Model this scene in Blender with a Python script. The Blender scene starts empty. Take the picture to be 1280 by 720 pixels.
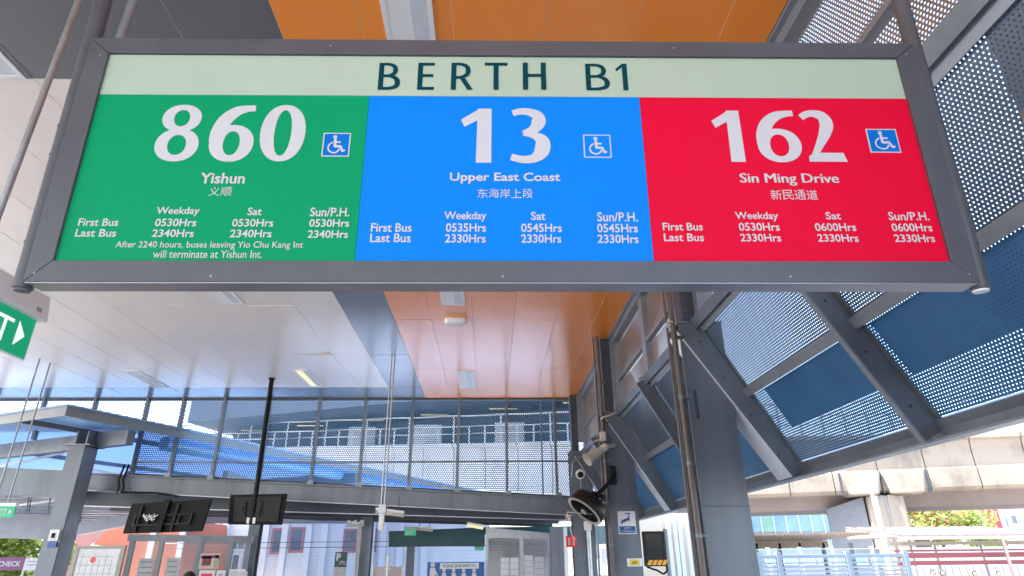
import bpy, bmesh, math, random
from mathutils import Vector, Matrix
random.seed(7)
R_ = math.radians
sc = bpy.context.scene
col = sc.collection
EYE = 1.6
FPX = 770.0            # focal length for a 1280 px wide picture
# ------------------------------------------------------------------ camera
RW = Matrix(((0.99939726, -0.00430362, -0.03444701),
             (-0.03326355, -0.40262556, -0.91476019),
             (-0.00993246, 0.91535465, -0.40252603)))
cam = bpy.data.cameras.new('camera')
cam.sensor_width = 36
cam.lens = FPX / 1280 * 36
cam.clip_start = 0.05
cam.clip_end = 3000
co = bpy.data.objects.new('camera', cam)
co.matrix_world = Matrix.Translation((0, 0, EYE)) @ RW.to_4x4()
col.objects.link(co)
sc.camera = co
# ------------------------------------------------------------------ sky and sun
SUN_EL, SUN_AZ = R_(60), R_(272)      # azimuth clockwise from +Y
w = bpy.data.worlds.new('World')
sc.world = w
w.use_nodes = True
nt = w.node_tree
sky = nt.nodes.new('ShaderNodeTexSky')
sky.sky_type = 'NISHITA'
sky.sun_disc = False
sky.sun_elevation = SUN_EL
sky.sun_rotation = SUN_AZ
sky.dust_density = 2.5
sky.air_density = 1.0
bg = nt.nodes['Background']
bg.inputs[1].default_value = 0.15
nt.links.new(sky.outputs[0], bg.inputs[0])
sun = bpy.data.lights.new('sun', 'SUN')
sun.energy = 2.2
sun.angle = R_(0.5)
sun.color = (1, .955, .89)
so = bpy.data.objects.new('sun', sun)
sd = Vector((math.sin(SUN_AZ) * math.cos(SUN_EL), math.cos(SUN_AZ) * math.cos(SUN_EL), math.sin(SUN_EL)))
so.rotation_euler = sd.to_track_quat('Z', 'Y').to_euler()
so.location = (0, 0, 60)
col.objects.link(so)
sc.view_settings.view_transform = 'Standard'
sc.view_settings.look = 'None'
sc.view_settings.exposure = 2.85
sc.render.engine = 'CYCLES'
sc.cycles.transparent_max_bounces = 24
sc.cycles.max_bounces = 10
sc.cycles.diffuse_bounces = 6
sc.cycles.use_denoising = True

# ------------------------------------------------------------------ helpers: rays of the photograph -> points on real planes
def ray(x, y): return RW @ Vector((x - 640, -(y - 360), -FPX))
def onY(x, y, Y):
    d = ray(x, y); p = d * (Y / d.y); return Vector((p.x, p.y, p.z + EYE))
def onZ(x, y, Z):
    d = ray(x, y); p = d * ((Z - EYE) / d.z); return Vector((p.x, p.y, p.z + EYE))
def onX(x, y, X):
    d = ray(x, y); p = d * (X / d.x); return Vector((p.x, p.y, p.z + EYE))
def lin(c):
    return tuple((v / 12.92 if v <= .04045 else ((v + .055) / 1.055) ** 2.4) for v in (c[0] / 255, c[1] / 255, c[2] / 255))

# ------------------------------------------------------------------ materials
MATS = {}
def mat(name, rgb, rough=.5, metal=0, var=.12, scale=3, bump=0, coat=0, spec=.5, emit=None, es=0, streak=False, dirt=None, rvar=.1):
    if name in MATS: return MATS[name]
    m = bpy.data.materials.new(name); m.use_nodes = True
    n = m.node_tree; L = n.links.new; b = n.nodes['Principled BSDF']
    b.inputs['Roughness'].default_value = rough
    b.inputs['Metallic'].default_value = metal
    b.inputs['Coat Weight'].default_value = coat
    b.inputs['Coat Roughness'].default_value = .2; b.inputs['Coat IOR'].default_value = 1.62
    b.inputs['Specular IOR Level'].default_value = spec
    tc = n.nodes.new('ShaderNodeTexCoord'); mp = n.nodes.new('ShaderNodeMapping')
    L(tc.outputs['Object'], mp.inputs[0])
    if streak: mp.inputs['Scale'].default_value = (1, 1, .08)
    tx = n.nodes.new('ShaderNodeTexNoise'); tx.inputs['Scale'].default_value = scale
    tx.inputs['Detail'].default_value = 7; tx.inputs['Roughness'].default_value = .62
    L(mp.outputs[0], tx.inputs['Vector'])
    cr = n.nodes.new('ShaderNodeValToRGB')
    lo = tuple(max(0, c * (1 - var)) for c in rgb) if dirt is None else dirt
    hi = tuple(min(1, c * (1 + var)) for c in rgb)
    cr.color_ramp.elements[0].position = .3; cr.color_ramp.elements[1].position = .7
    cr.color_ramp.elements[0].color = (*lo, 1); cr.color_ramp.elements[1].color = (*hi, 1)
    if dirt is not None: cr.color_ramp.elements[0].position = .2; cr.color_ramp.elements[1].position = .5
    L(tx.outputs[0], cr.inputs[0]); L(cr.outputs[0], b.inputs['Base Color'])
    mr = n.nodes.new('ShaderNodeMapRange'); mr.inputs['To Min'].default_value = max(.02, rough - rvar); mr.inputs['To Max'].default_value = min(1, rough + rvar)
    L(tx.outputs[0], mr.inputs[0]); L(mr.outputs[0], b.inputs['Roughness'])
    if bump:
        t2 = n.nodes.new('ShaderNodeTexNoise'); t2.inputs['Scale'].default_value = scale * 9; t2.inputs['Detail'].default_value = 4
        L(tc.outputs['Object'], t2.inputs['Vector'])
        bp = n.nodes.new('ShaderNodeBump'); bp.inputs['Strength'].default_value = bump; bp.inputs['Distance'].default_value = .02
        L(t2.outputs[0], bp.inputs['Height']); L(bp.outputs[0], b.inputs['Normal'])
    if emit:
        b.inputs['Emission Color'].default_value = (*emit, 1); b.inputs['Emission Strength'].default_value = es
    MATS[name] = m
    return m

def perforated(name, rgb, pitch=.045, hole=.34, rough=.35, metal=.3):
    """sheet metal with staggered round holes; UVs are metres on the sheet"""
    m = mat(name, rgb, rough, metal, .15, 2)
    n = m.node_tree; L = n.links.new; b = n.nodes['Principled BSDF']; out = n.nodes['Material Output']
    def M(op, a, bb=None):
        k = n.nodes.new('ShaderNodeMath'); k.operation = op
        for i, v in enumerate((a, bb)):
            if v is None: continue
            if isinstance(v, (int, float)): k.inputs[i].default_value = v
            else: L(v, k.inputs[i])
        return k.outputs[0]
    uv = n.nodes.new('ShaderNodeUVMap'); sp = n.nodes.new('ShaderNodeSeparateXYZ'); L(uv.outputs[0], sp.inputs[0])
    x = M('DIVIDE', sp.outputs[0], pitch); y = M('DIVIDE', sp.outputs[1], pitch * .866)
    row = M('FLOOR', y)
    xs = M('ADD', x, M('MULTIPLY', M('FLOORED_MODULO', row, 2.0), .5))
    fx = M('SUBTRACT', M('FRACT', xs), .5)
    fy = M('MULTIPLY', M('SUBTRACT', M('FRACT', y), .5), .866)
    d = M('SQRT', M('ADD', M('MULTIPLY', fx, fx), M('MULTIPLY', fy, fy)))
    hm = M('LESS_THAN', d, hole)
    tr = n.nodes.new('ShaderNodeBsdfTransparent'); mx = n.nodes.new('ShaderNodeMixShader')
    L(hm, mx.inputs[0]); L(b.outputs[0], mx.inputs[1]); L(tr.outputs[0], mx.inputs[2]); L(mx.outputs[0], out.inputs[0])
    return m

def glass(name, rgb, alpha=.25, rough=.03):
    m = bpy.data.materials.new(name); m.use_nodes = True
    n = m.node_tree; b = n.nodes['Principled BSDF']
    b.inputs['Base Color'].default_value = (*rgb, 1); b.inputs['Roughness'].default_value = rough
    out = n.nodes['Material Output']
    tr = n.nodes.new('ShaderNodeBsdfTransparent'); tr.inputs[0].default_value = tuple(.75 + .25 * c for c in rgb) + (1,)
    fr = n.nodes.new('ShaderNodeFresnel'); fr.inputs[0].default_value = 1.5
    ad = n.nodes.new('ShaderNodeMath'); ad.operation = 'ADD'; ad.inputs[1].default_value = alpha; ad.use_clamp = True
    n.links.new(fr.outputs[0], ad.inputs[0])
    mx = n.nodes.new('ShaderNodeMixShader'); n.links.new(ad.outputs[0], mx.inputs[0])
    n.links.new(tr.outputs[0], mx.inputs[1]); n.links.new(b.outputs[0], mx.inputs[2]); n.links.new(mx.outputs[0], out.inputs[0])
    MATS[name] = m
    return m

steel = mat('painted_steel', (.145, .165, .19), .34, .25, .24, 2.2, bump=.05, streak=True)
steel_dk = mat('dark_painted_steel', (.06, .068, .082), .42, .2, .15, 2)
silver = mat('silver_plate', (.74, .76, .79), .35, 0, .1, 2.4)
steel_lt = mat('light_painted_steel', (.23, .25, .28), .32, .3, .12, 2.4)
galv = mat('galvanised_steel', (.42, .43, .44), .38, .7, .18, 9)
ral = mat('sign_frame_paint', (.090, .088, .098), .42, .1, .13, 5, bump=.04)
pipe_br = mat('brown_downpipe', (.105, .078, .07), .38, 0, .15, 3)
white_pl = mat('white_plastic', (.80, .80, .78), .4, 0, .04, 4)
cream_pl = mat('cream_plastic', (.55, .50, .42), .45, 0, .08, 4)
black = mat('black_plastic', (.008, .008, .0085), .55, 0, .2, 6, spec=.2)
black_s = mat('black_satin', (.012, .012, .013), .4, 0, .2, 6, spec=.25)
conc = mat('viaduct_concrete', (.245, .205, .16), .85, 0, .12, .45, bump=.25, dirt=(.145, .12, .09))
def stain(m, dark, sc_=.5, lo=.52, hi=.72, amt=.6):
    n = m.node_tree; b = n.nodes['Principled BSDF']; src = b.inputs['Base Color'].links[0].from_socket
    tc = n.nodes.new('ShaderNodeTexCoord'); mp = n.nodes.new('ShaderNodeMapping'); mp.inputs['Scale'].default_value = (1, 1, .22); mp.inputs['Location'].default_value = (3, 7, 1)
    t = n.nodes.new('ShaderNodeTexNoise'); t.inputs['Scale'].default_value = sc_; t.inputs['Detail'].default_value = 9; t.inputs['Roughness'].default_value = .7
    r_ = n.nodes.new('ShaderNodeMapRange'); r_.inputs['From Min'].default_value = lo; r_.inputs['From Max'].default_value = hi; r_.inputs['To Max'].default_value = amt
    x = n.nodes.new('ShaderNodeMixRGB'); x.inputs[2].default_value = (*dark, 1)
    n.links.new(tc.outputs['Object'], mp.inputs[0]); n.links.new(mp.outputs[0], t.inputs['Vector']); n.links.new(t.outputs[0], r_.inputs[0]); n.links.new(r_.outputs[0], x.inputs[0]); n.links.new(src, x.inputs[1]); n.links.new(x.outputs[0], b.inputs['Base Color'])
pass
conc_w = mat('pale_grey_concrete', (.36, .38, .40), .85, 0, .14, .45, bump=.25, dirt=(.27, .29, .31))
conc_g = mat('grey_concrete', (.36, .37, .38), .85, 0, .16, .5, bump=.25)
orange = mat('orange_ceiling', (.95, .265, .003), .34, 0, .02, 1.5, coat=1, rvar=.01)
whitec = mat('white_ceiling', (.86, .79, .715), .30, 0, .045, .9, coat=.7, rvar=.01)
greyc = mat('grey_ceiling', (.098, .10, .115), .28, 0, .02, 1.5, coat=1, rvar=.01)
stain(conc, (.10, .09, .08), .8); stain(steel, (.055, .06, .07), 1.3, .5, .8, .6); stain(whitec, (.55, .50, .45), 1.6, .58, .8, .35)
seam = mat('edge_highlight_backing', (.80, .66, .52), .6)  # pale colour in the gaps paints the highlights along panel edges
mesh_r = perforated('blue_perforated_sheet', (.05, .165, .33), .025, .155)
mesh_g = perforated('grey_perforated_sheet', (.085, .115, .155), .025, .18)
mesh_b = perforated('brown_perforated_sheet', (.28, .21, .165), .028, .235)
mesh_f = perforated('far_perforated_sheet', (.035, .135, .27), .049, .34)
clad_b = mat('blue_cladding', (.015, .065, .16), .35, 0, .08, 1)
blue_roof = mat('blue_roof', (.24, .52, .95), .28, 0, .10, 1, coat=.4)
blue_top = mat('reflection_roof_top', (.50, .60, .78), .4, 0, .08, 1)
clear_roof = mat('translucent_blue_roof', (.34, .54, .80), .35, 0, .10, .8, coat=.3)
_n = clear_roof.node_tree; _t = _n.nodes.new('ShaderNodeBsdfTranslucent'); _t.inputs[0].default_value = (.42, .60, .85, 1); _m = _n.nodes.new('ShaderNodeMixShader'); _m.inputs[0].default_value = .38
_n.links.new(_n.nodes['Principled BSDF'].outputs[0], _m.inputs[1]); _n.links.new(_t.outputs[0], _m.inputs[2]); _n.links.new(_m.outputs[0], _n.nodes['Material Output'].inputs[0])
teal = mat('teal_fascia', (.010, .075, .085), .4, 0, .1, 2)
ground_m = mat('pale_paving', (.47, .45, .42), .8, 0, .10, .4, bump=.1)
asph = mat('asphalt', (.05, .05, .052), .9, 0, .2, .8, bump=.3)
wall_w = mat('white_wall', (.64, .62, .59), .7, 0, .06, .6)
wall_or = mat('orange_wall', (.52, .15, .08), .7, 0, .08, .6)
wall_br = mat('brown_wall', (.30, .22, .20), .7, 0, .15, .6)
wall_pk = mat('pink_wall', (.75, .30, .38), .7, 0, .05, .6)
wall_red = mat('red_wall', (.55, .045, .07), .7, 0, .08, .6)
roof_t = mat('grey_roof_sheet', (.26, .235, .24), .6, 0, .15, 1)
rail_w = mat('white_rail_paint', (.74, .76, .78), .45, 0, .05, 2)
rail_b = mat('pale_fence_paint', (.24, .29, .33), .45, 0, .08, 2)
frame_pk = mat('pink_window_frame', (.40, .17, .18), .5)
pane_g = mat('window_pane', (.12, .16, .19), .08, 0, .3, .8)
pane_b = mat('blue_glass_pane', (.30, .52, .78), .07, 0, .2, .5)
pane_gr = mat('green_glass_pane', (.30, .58, .45), .07, 0, .2, .5)
clear = glass('clear_glass', (.8, .86, .88), .06)
smoke = glass('smoked_glass', (.03, .035, .04), .35)
maroon = mat('maroon_paint', (.17, .028, .036), .45, 0, .1, 2)
pinkroof = mat('pale_pink_roof', (.26, .19, .185), .55, 0, .12, 1.5)
cream = mat('cream_steel', (.36, .34, .28), .5, 0, .08, 2)
brownsoff = mat('brown_soffit', (.20, .15, .10), .6, 0, .2, 1.5)
lamp_on = mat('lit_tube', (.30, .28, .16), .4, emit=(1, .90, .50), es=.11)
lamp_lens = mat('troffer_lens', (.62, .66, .70), .25, 0, .08, 6)
c_strip = mat('pale_green_strip', (.43, .52, .395), .38, 0, .03, 2)
c_green = mat('green_panel', (.0, .30, .115), .5, 0, .02, 2, spec=.12)
c_blue = mat('blue_panel', (.0, .215, .76), .5, 0, .02, 2, spec=.12)
c_red = mat('red_panel', (.75, .0, .033), .5, 0, .02, 2, spec=.12)
c_white = mat('white_vinyl', (.60, .575, .59), .5, 0, .03, 5, spec=.2)
c_dark = mat('dark_teal_vinyl', (.0, .05, .065), .5, 0, .05, 5, spec=.08)
c_pict = mat('pictogram_blue', (.0, .15, .55), .5, spec=.1)
ex_white = mat('exit_white', (.85, .88, .86), .4, emit=(.9, 1, .95), es=.08)
ex_green = mat('exit_green', (.0, .42, .20), .4, emit=(0, .55, .22), es=.03)
yellow = mat('yellow_film', (.80, .55, .03), .4)
amber = mat('amber_stripe', (.80, .38, .02), .4)
redsign = mat('red_sign', (.80, .03, .04), .4)
bluesign = mat('blue_sign', (.01, .10, .33), .4)
purple = mat('purple_banner', (.22, .06, .18), .5)
paper = mat('paper', (.70, .71, .73), .6, 0, .08, 7)
paper_g = mat('notice_grey', (.42, .44, .44), .6, 0, .2, 7)
dkgreen = mat('dark_green_plate', (.03, .075, .075), .5)
skin_m = mat('skin', (.42, .24, .16), .55)
hair_m = mat('black_hair', (.012, .010, .010), .5, 0, .3, 20)
cloth_a = mat('navy_shirt', (.04, .06, .12), .8)
cloth_b = mat('white_shirt', (.6, .6, .6), .8)
cloth_c = mat('dark_trousers', (.03, .03, .035), .8)
cloth_d = mat('green_shirt', (.05, .22, .12), .8)
leaf4 = mat('leaf_pale', (.42, .48, .16), .55, 0, .4, 1.3)
bark = mat('bark', (.14, .10, .07), .9, 0, .3, 5, bump=.4)
leaf = mat('leaf_green', (.13, .21, .035), .55, 0, .45, 1.3)
leaf2 = mat('leaf_yellow_green', (.28, .36, .08), .55, 0, .45, 1.3)
leaf3 = mat('leaf_rust', (.45, .22, .12), .55, 0, .4, 1.3)

for _mt in (leaf, leaf2, leaf3, leaf4):
    _n = _mt.node_tree; _p = _n.nodes['Principled BSDF']; _t = _n.nodes.new('ShaderNodeBsdfTranslucent'); _m = _n.nodes.new('ShaderNodeMixShader'); _m.inputs[0].default_value = .5
    _n.links.new(_p.inputs['Base Color'].links[0].from_socket, _t.inputs[0]); _n.links.new(_p.outputs[0], _m.inputs[1]); _n.links.new(_t.outputs[0], _m.inputs[2]); _n.links.new(_m.outputs[0], _n.nodes['Material Output'].inputs[0])
# ------------------------------------------------------------------ object helpers
class MB:
    def __init__(s): s.v = []; s.f = []; s.uv = []; s.mi = []
    def face(s, pts, uv=None, m=0):
        k = len(s.v); s.v += [Vector(p) for p in pts]; s.f.append(tuple(range(k, k + len(pts))))
        s.uv.append(uv or [(0, 0)] * len(pts)); s.mi.append(m)
        return s
    def hexa(s, p, m=0):                     # 8 corners: bottom loop 0-3, top loop 4-7
        for q in ((3, 2, 1, 0), (4, 5, 6, 7), (0, 1, 5, 4), (1, 2, 6, 5), (2, 3, 7, 6), (3, 0, 4, 7)):
            s.face([p[i] for i in q], m=m)
        return s
    def box(s, a, b, m=0):
        x0, x1 = sorted((a[0], b[0])); y0, y1 = sorted((a[1], b[1])); z0, z1 = sorted((a[2], b[2]))
        return s.hexa([(x0, y0, z0), (x1, y0, z0), (x1, y1, z0), (x0, y1, z0), (x0, y0, z1), (x1, y0, z1), (x1, y1, z1), (x0, y1, z1)], m)
    def bar(s, a, b, w_, h_, up=(0, 0, 1), m=0):   # rectangular bar a->b, w across, h along up
        a, b = Vector(a), Vector(b); d = (b - a).normalized(); up = Vector(up)
        sx = d.cross(up).normalized(); u = sx.cross(d).normalized()
        sx *= w_ / 2; u *= h_ / 2
        return s.hexa([a - sx - u, a + sx - u, b + sx - u, b - sx - u, a - sx + u, a + sx + u, b + sx + u, b - sx + u], m)
    def tube(s, a, b, r, n=12, r2=None, caps=True, m=0):
        a, b = Vector(a), Vector(b); d = (b - a).normalized()
        t = Vector((0, 0, 1)) if abs(d.z) < .9 else Vector((1, 0, 0))
        x = d.cross(t).normalized(); y = d.cross(x); r2 = r if r2 is None else r2
        A = [a + (x * math.cos(2 * math.pi * i / n) + y * math.sin(2 * math.pi * i / n)) * r for i in range(n)]
        B = [b + (x * math.cos(2 * math.pi * i / n) + y * math.sin(2 * math.pi * i / n)) * r2 for i in range(n)]
        for i in range(n):
            j = (i + 1) % n; s.face([A[i], A[j], B[j], B[i]], m=m)
        if caps: s.face(A[::-1], m=m); s.face(B, m=m)
        return s
    def path(s, pts, r, n=8):
        for i in range(len(pts) - 1): s.tube(pts[i], pts[i + 1], r, n)
        return s
    def lathe(s, o, axis, prof, n=20, m=0):   # prof: (distance along axis, radius)
        o = Vector(o); d = Vector(axis).normalized(); t = Vector((0, 0, 1)) if abs(d.z) < .9 else Vector((1, 0, 0))
        x = d.cross(t).normalized(); y = d.cross(x)
        rings = [[o + d * h + (x * math.cos(2 * math.pi * i / n) + y * math.sin(2 * math.pi * i / n)) * r for i in range(n)] for h, r in prof]
        for k in range(len(rings) - 1):
            for i in range(n):
                j = (i + 1) % n; s.face([rings[k][i], rings[k][j], rings[k + 1][j], rings[k + 1][i]], m=m)
        return s
    def build(s, name, mats, parent=None, bevel=0, smooth=False):
        if not isinstance(mats, (list, tuple)): mats = [mats]
        o0 = Vector((0, 0, 0)); q = parent
        while q is not None: o0 += q.location; q = q.parent
        base = o0 if parent is not None else None
        if parent is None:
            xs = [v.x for v in s.v]; ys = [v.y for v in s.v]; zs = [v.z for v in s.v]
            base = Vector(((min(xs) + max(xs)) / 2, (min(ys) + max(ys)) / 2, min(zs)))
        me = bpy.data.meshes.new(name)
        me.from_pydata([v - base for v in s.v], [], s.f)
        uvl = me.uv_layers.new(name='UVMap'); k = 0
        for u in s.uv:
            for c in u: uvl.data[k].uv = c; k += 1
        for m in mats: me.materials.append(m)
        for p, mi in zip(me.polygons, s.mi): p.material_index = mi; p.use_smooth = smooth
        bm = bmesh.new(); bm.from_mesh(me)
        bmesh.ops.remove_doubles(bm, verts=bm.verts, dist=1e-5)
        if bevel or smooth: bmesh.ops.recalc_face_normals(bm, faces=bm.faces)
        bm.to_mesh(me); bm.free()
        o = bpy.data.objects.new(name, me)
        if parent is None: o.location = base
        else: o.parent = parent
        col.objects.link(o)
        if bevel:
            b = o.modifiers.new('bevel', 'BEVEL'); b.width = bevel; b.segments = 2; b.limit_method = 'ANGLE'; b.harden_normals = False
        if smooth:
            try: me.set_sharp_from_angle(angle=R_(40))
            except Exception: pass
        return o

def tag(o, label=None, cat=None, group=None, kind=None):
    if label: o['label'] = label
    if cat: o['category'] = cat
    if group: o['group'] = group
    if kind: o['kind'] = kind
    return o
def thing(name, loc, label, cat, group=None):
    o = bpy.data.objects.new(name, None); o.location = loc; o.empty_display_size = .2
    col.objects.link(o); tag(o, label, cat, group); return o
def struct(name, mb, m, **k): return tag(mb.build(name, m, None, **k), kind='structure')

# ---- writing: outlines of the built-in font, fitted to a box on a plane
_tc = {}
def glyphs(s, bold=0.0, space=1.0):
    k = (s, bold, space)
    if k in _tc: return _tc[k]
    c = bpy.data.curves.new('t', 'FONT'); c.body = s; c.offset = bold; c.resolution_u = 3; c.space_character = space
    o = bpy.data.objects.new('t', c); col.objects.link(o); bpy.context.view_layer.update()
    e = o.evaluated_get(bpy.context.evaluated_depsgraph_get()); m = e.to_mesh()
    V = [(v.co.x, v.co.y) for v in m.vertices]; Fs = [tuple(p.vertices) for p in m.polygons]
    e.to_mesh_clear(); bpy.data.objects.remove(o); bpy.data.curves.remove(c)
    xs = [v[0] for v in V]; ys = [v[1] for v in V]; x0, x1, y0, y1 = min(xs), max(xs), min(ys), max(ys)
    V = [((a - x0) / (x1 - x0), (b - y0) / (y1 - y0)) for a, b in V]
    _tc[k] = (V, Fs, (x1 - x0) / (y1 - y0)); return _tc[k]
def write(s, O, U, V, u0, u1, v0, v1, m, parent, bold=0.0, name='lettering', lift=.0016, space=1.0):
    """text s fitted into u0..u1 x v0..v1 of the plane O + u U + v V"""
    G, Fs, _ = glyphs(s, bold, space); N = U.cross(V).normalized()
    mb = MB(); sh = (0,)
    if 'M' in s and bold > .009: G, Fs, _ = glyphs(s, 0, space); sh = (-.0035, -.0012, .0012, .0035)
    for k, q in enumerate(sh):
        P = [O + U * (u0 + (u1 - u0) * a + q * (v1 - v0) * 8) + V * (v0 + (v1 - v0) * b) + N * (lift + k * .0001) for a, b in G]
        for f in Fs: mb.face([P[i] for i in f])
    return mb.build(name, m, parent)
# ---- broad-pen strokes for the large numerals
def spline(pts, n=10, closed=False):
    out = []; N = len(pts); rng = range(N if closed else N - 1)
    g = (lambda i: pts[i % N]) if closed else (lambda i: pts[max(0, min(N - 1, i))])
    for i in rng:
        p0, p1, p2, p3 = g(i - 1), g(i), g(i + 1), g(i + 2)
        for k in range(n):
            t = k / n
            out.append(tuple(.5 * (2 * b + (c - a) * t + (2 * a - 5 * b + 4 * c - d) * t * t + (3 * b - a - 3 * c + d) * t ** 3) for a, b, c, d in zip(p0, p1, p2, p3)))
    if not closed: out.append(tuple(pts[-1]))
    return out
class Pen:
    def __init__(s, O, U, V): s.O, s.U, s.V, s.mb, s.k = O, U, V, MB(), 0; s.N = U.cross(V).normalized()
    def P(s, x, y): return s.O + s.U * x + s.V * y + s.N * (.0014 + .00012 * s.k)
    def poly(s, pts): s.mb.face([s.P(*p) for p in pts]); s.k += 1
    def strip(s, L, Rr):
        for i in range(len(L) - 1): s.mb.face([s.P(*L[i]), s.P(*Rr[i]), s.P(*Rr[i + 1]), s.P(*L[i + 1])])
        s.k += 1
    def stroke(s, pts, closed=False, n=10):    # pts: (x, y, width)
        q = spline(pts, n, closed)
        if closed: q.append(q[0])
        L, Rr = [], []
        for i, (x, y, w_) in enumerate(q):
            if closed: a, b = q[(i - 1) % (len(q) - 1)], q[(i + 1) % (len(q) - 1)]
            else: a, b = q[max(0, i - 1)], q[min(len(q) - 1, i + 1)]
            dx, dy = b[0] - a[0], b[1] - a[1]; l = math.hypot(dx, dy) or 1
            nx, ny = -dy / l * w_ / 2, dx / l * w_ / 2
            L.append((x + nx, y + ny)); Rr.append((x - nx, y - ny))
        s.strip(L, Rr)
    def ring(s, cx, cy, ax, ay, bx, by, e=2.0, n=48, ox=0):   # outer half axes a, inner half axes b
        def q(t, rx, ry):
            c, d = math.cos(t), math.sin(t)
            return (cx + math.copysign(abs(c) ** (2 / e), c) * rx, cy + math.copysign(abs(d) ** (2 / e), d) * ry)
        T = [2 * math.pi * i / n for i in range(n + 1)]
        s.strip([(lambda p: (p[0] + ox, p[1]))(q(t, bx, by)) for t in T], [q(t, ax, ay) for t in T])
def numeral(ch, pen, x0, x1, y0, y1):
    w_, h = x1 - x0, y1 - y0
    def S(pts): return [(x0 + a * w_, y0 + b * h, c * h) for a, b, c in pts]
    def Q(pts): return [(x0 + a * w_, y0 + b * h) for a, b in pts]
    if ch == '0': pen.ring(x0 + w_ / 2, y0 + h / 2, w_ / 2, h / 2 * 1.01, w_ / 2 - .215 * h, h / 2 - .095 * h, 2.15)
    elif ch == '8':
        pen.ring(x0 + w_ * .5, y0 + h * .285, w_ * .5, h * .29, w_ * .5 - .19 * h, h * .175, 2.1)
        pen.ring(x0 + w_ * .5, y0 + h * .765, w_ * .455, h * .245, w_ * .455 - .18 * h, h * .148, 2.1)
    elif ch == '6':
        pen.ring(x0 + w_ * .5, y0 + h * .315, w_ * .5, h * .325, w_ * .5 - .21 * h, h * .21, 2.1)
        pen.stroke(S([(.125, .33, .19), (.155, .52, .22), (.28, .73, .22), (.50, .88, .18), (.74, .935, .125), (.93, .945, .11)]))
    elif ch == '1':
        pen.poly(Q([(.49, 0), (.95, 0), (.95, 1), (.53, 1)]))
        pen.poly(Q([(.60, 1), (.02, .79), (.13, .655), (.60, .80)]))
    elif ch == '3':
        pen.stroke(S([(.09, .905, .11), (.30, .945, .12), (.50, .93, .14), (.69, .86, .185), (.71, .745, .225), (.59, .61, .16), (.34, .535, .085)]))
        pen.stroke(S([(.34, .535, .085), (.62, .49, .13), (.79, .385, .225), (.77, .21, .235), (.60, .085, .16), (.34, .055, .13), (.05, .10, .12)]))
    elif ch == '2':
        pen.stroke(S([(.04, .855, .12), (.17, .915, .125), (.35, .94, .135), (.57, .885, .195), (.655, .74, .23), (.57, .55, .20), (.40, .34, .14), (.20, .10, .10)]))
        pen.poly(Q([(.055, 0), (.99, 0), (.93, .17), (.20, .17), (.06, .10)]))
def capital(ch, pen, x0, x1, y0, y1):
    w_, h = x1 - x0, y1 - y0; t = .155 * h; k = .105 * h
    rect = lambda a, b, c, d: pen.poly([(a, b), (c, b), (c, d), (a, d)])
    S = lambda pts: [(x0 + a * w_, y0 + b * h, c * h) for a, b, c in pts]
    if ch in 'BERPH': rect(x0, y0, x0 + t, y1)
    if ch == 'H': rect(x1 - t, y0, x1, y1); rect(x0 + t * .9, y0 + h * .47, x1 - t * .9, y0 + h * .47 + k)
    if ch == 'E':
        for b, e in ((0, .97), (.47, .90), (1 - .105, .97)): rect(x0 + t * .9, y0 + b * h, x0 + w_ * e, y0 + b * h + k)
    if ch == 'T': rect(x0, y1 - k, x1, y1); rect(x0 + w_ / 2 - t / 2, y0, x0 + w_ / 2 + t / 2, y1 - k * .5)
    if ch == 'B':
        pen.stroke(S([(.16, .052, .105), (.52, .055, .11), (.82, .13, .14), (.89, .275, .165), (.80, .42, .14), (.52, .515, .10), (.2, .515, .095)]))
        pen.stroke(S([(.16, .515, .095), (.46, .52, .10), (.70, .60, .13), (.77, .73, .155), (.70, .87, .13), (.46, .945, .105), (.16, .948, .10)]))
    if ch == 'R':
        pen.stroke(S([(.16, .455, .095), (.44, .46, .10), (.70, .55, .13), (.77, .70, .155), (.70, .86, .13), (.44, .945, .105), (.16, .948, .10)]))
        pen.poly([(x0 + .36 * w_, y0 + .46 * h), (x0 + .60 * w_, y0 + .46 * h), (x1, y0), (x1 - .25 * w_, y0)])
    if ch == '1':
        rect(x0 + .52 * w_, y0, x0 + .52 * w_ + t, y1); pen.poly([(x0 + .56 * w_, y1), (x0, y1 - .20 * h), (x0 + .05 * w_, y1 - .30 * h), (x0 + .56 * w_, y1 - .13 * h)])

# ================================================================== GROUND
struct('ground', MB().face([(-900, -600, 0), (900, -600, 0), (900, 1500, 0), (-900, 1500, 0)]), ground_m)
struct('road', MB().box((3.2, -60, .002), (14, 60, .006)), asph)
b = MB()
for k in range(12): b.box((8.5, -30 + k * 6, .008), (8.62, -27 + k * 6, .012))
tag(b.build('lane_marking', rail_w), kind='structure')
struct('platform_kerb', MB().box((3.0, -40, .0), (3.2, 40, .14)), conc_g)

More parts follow.
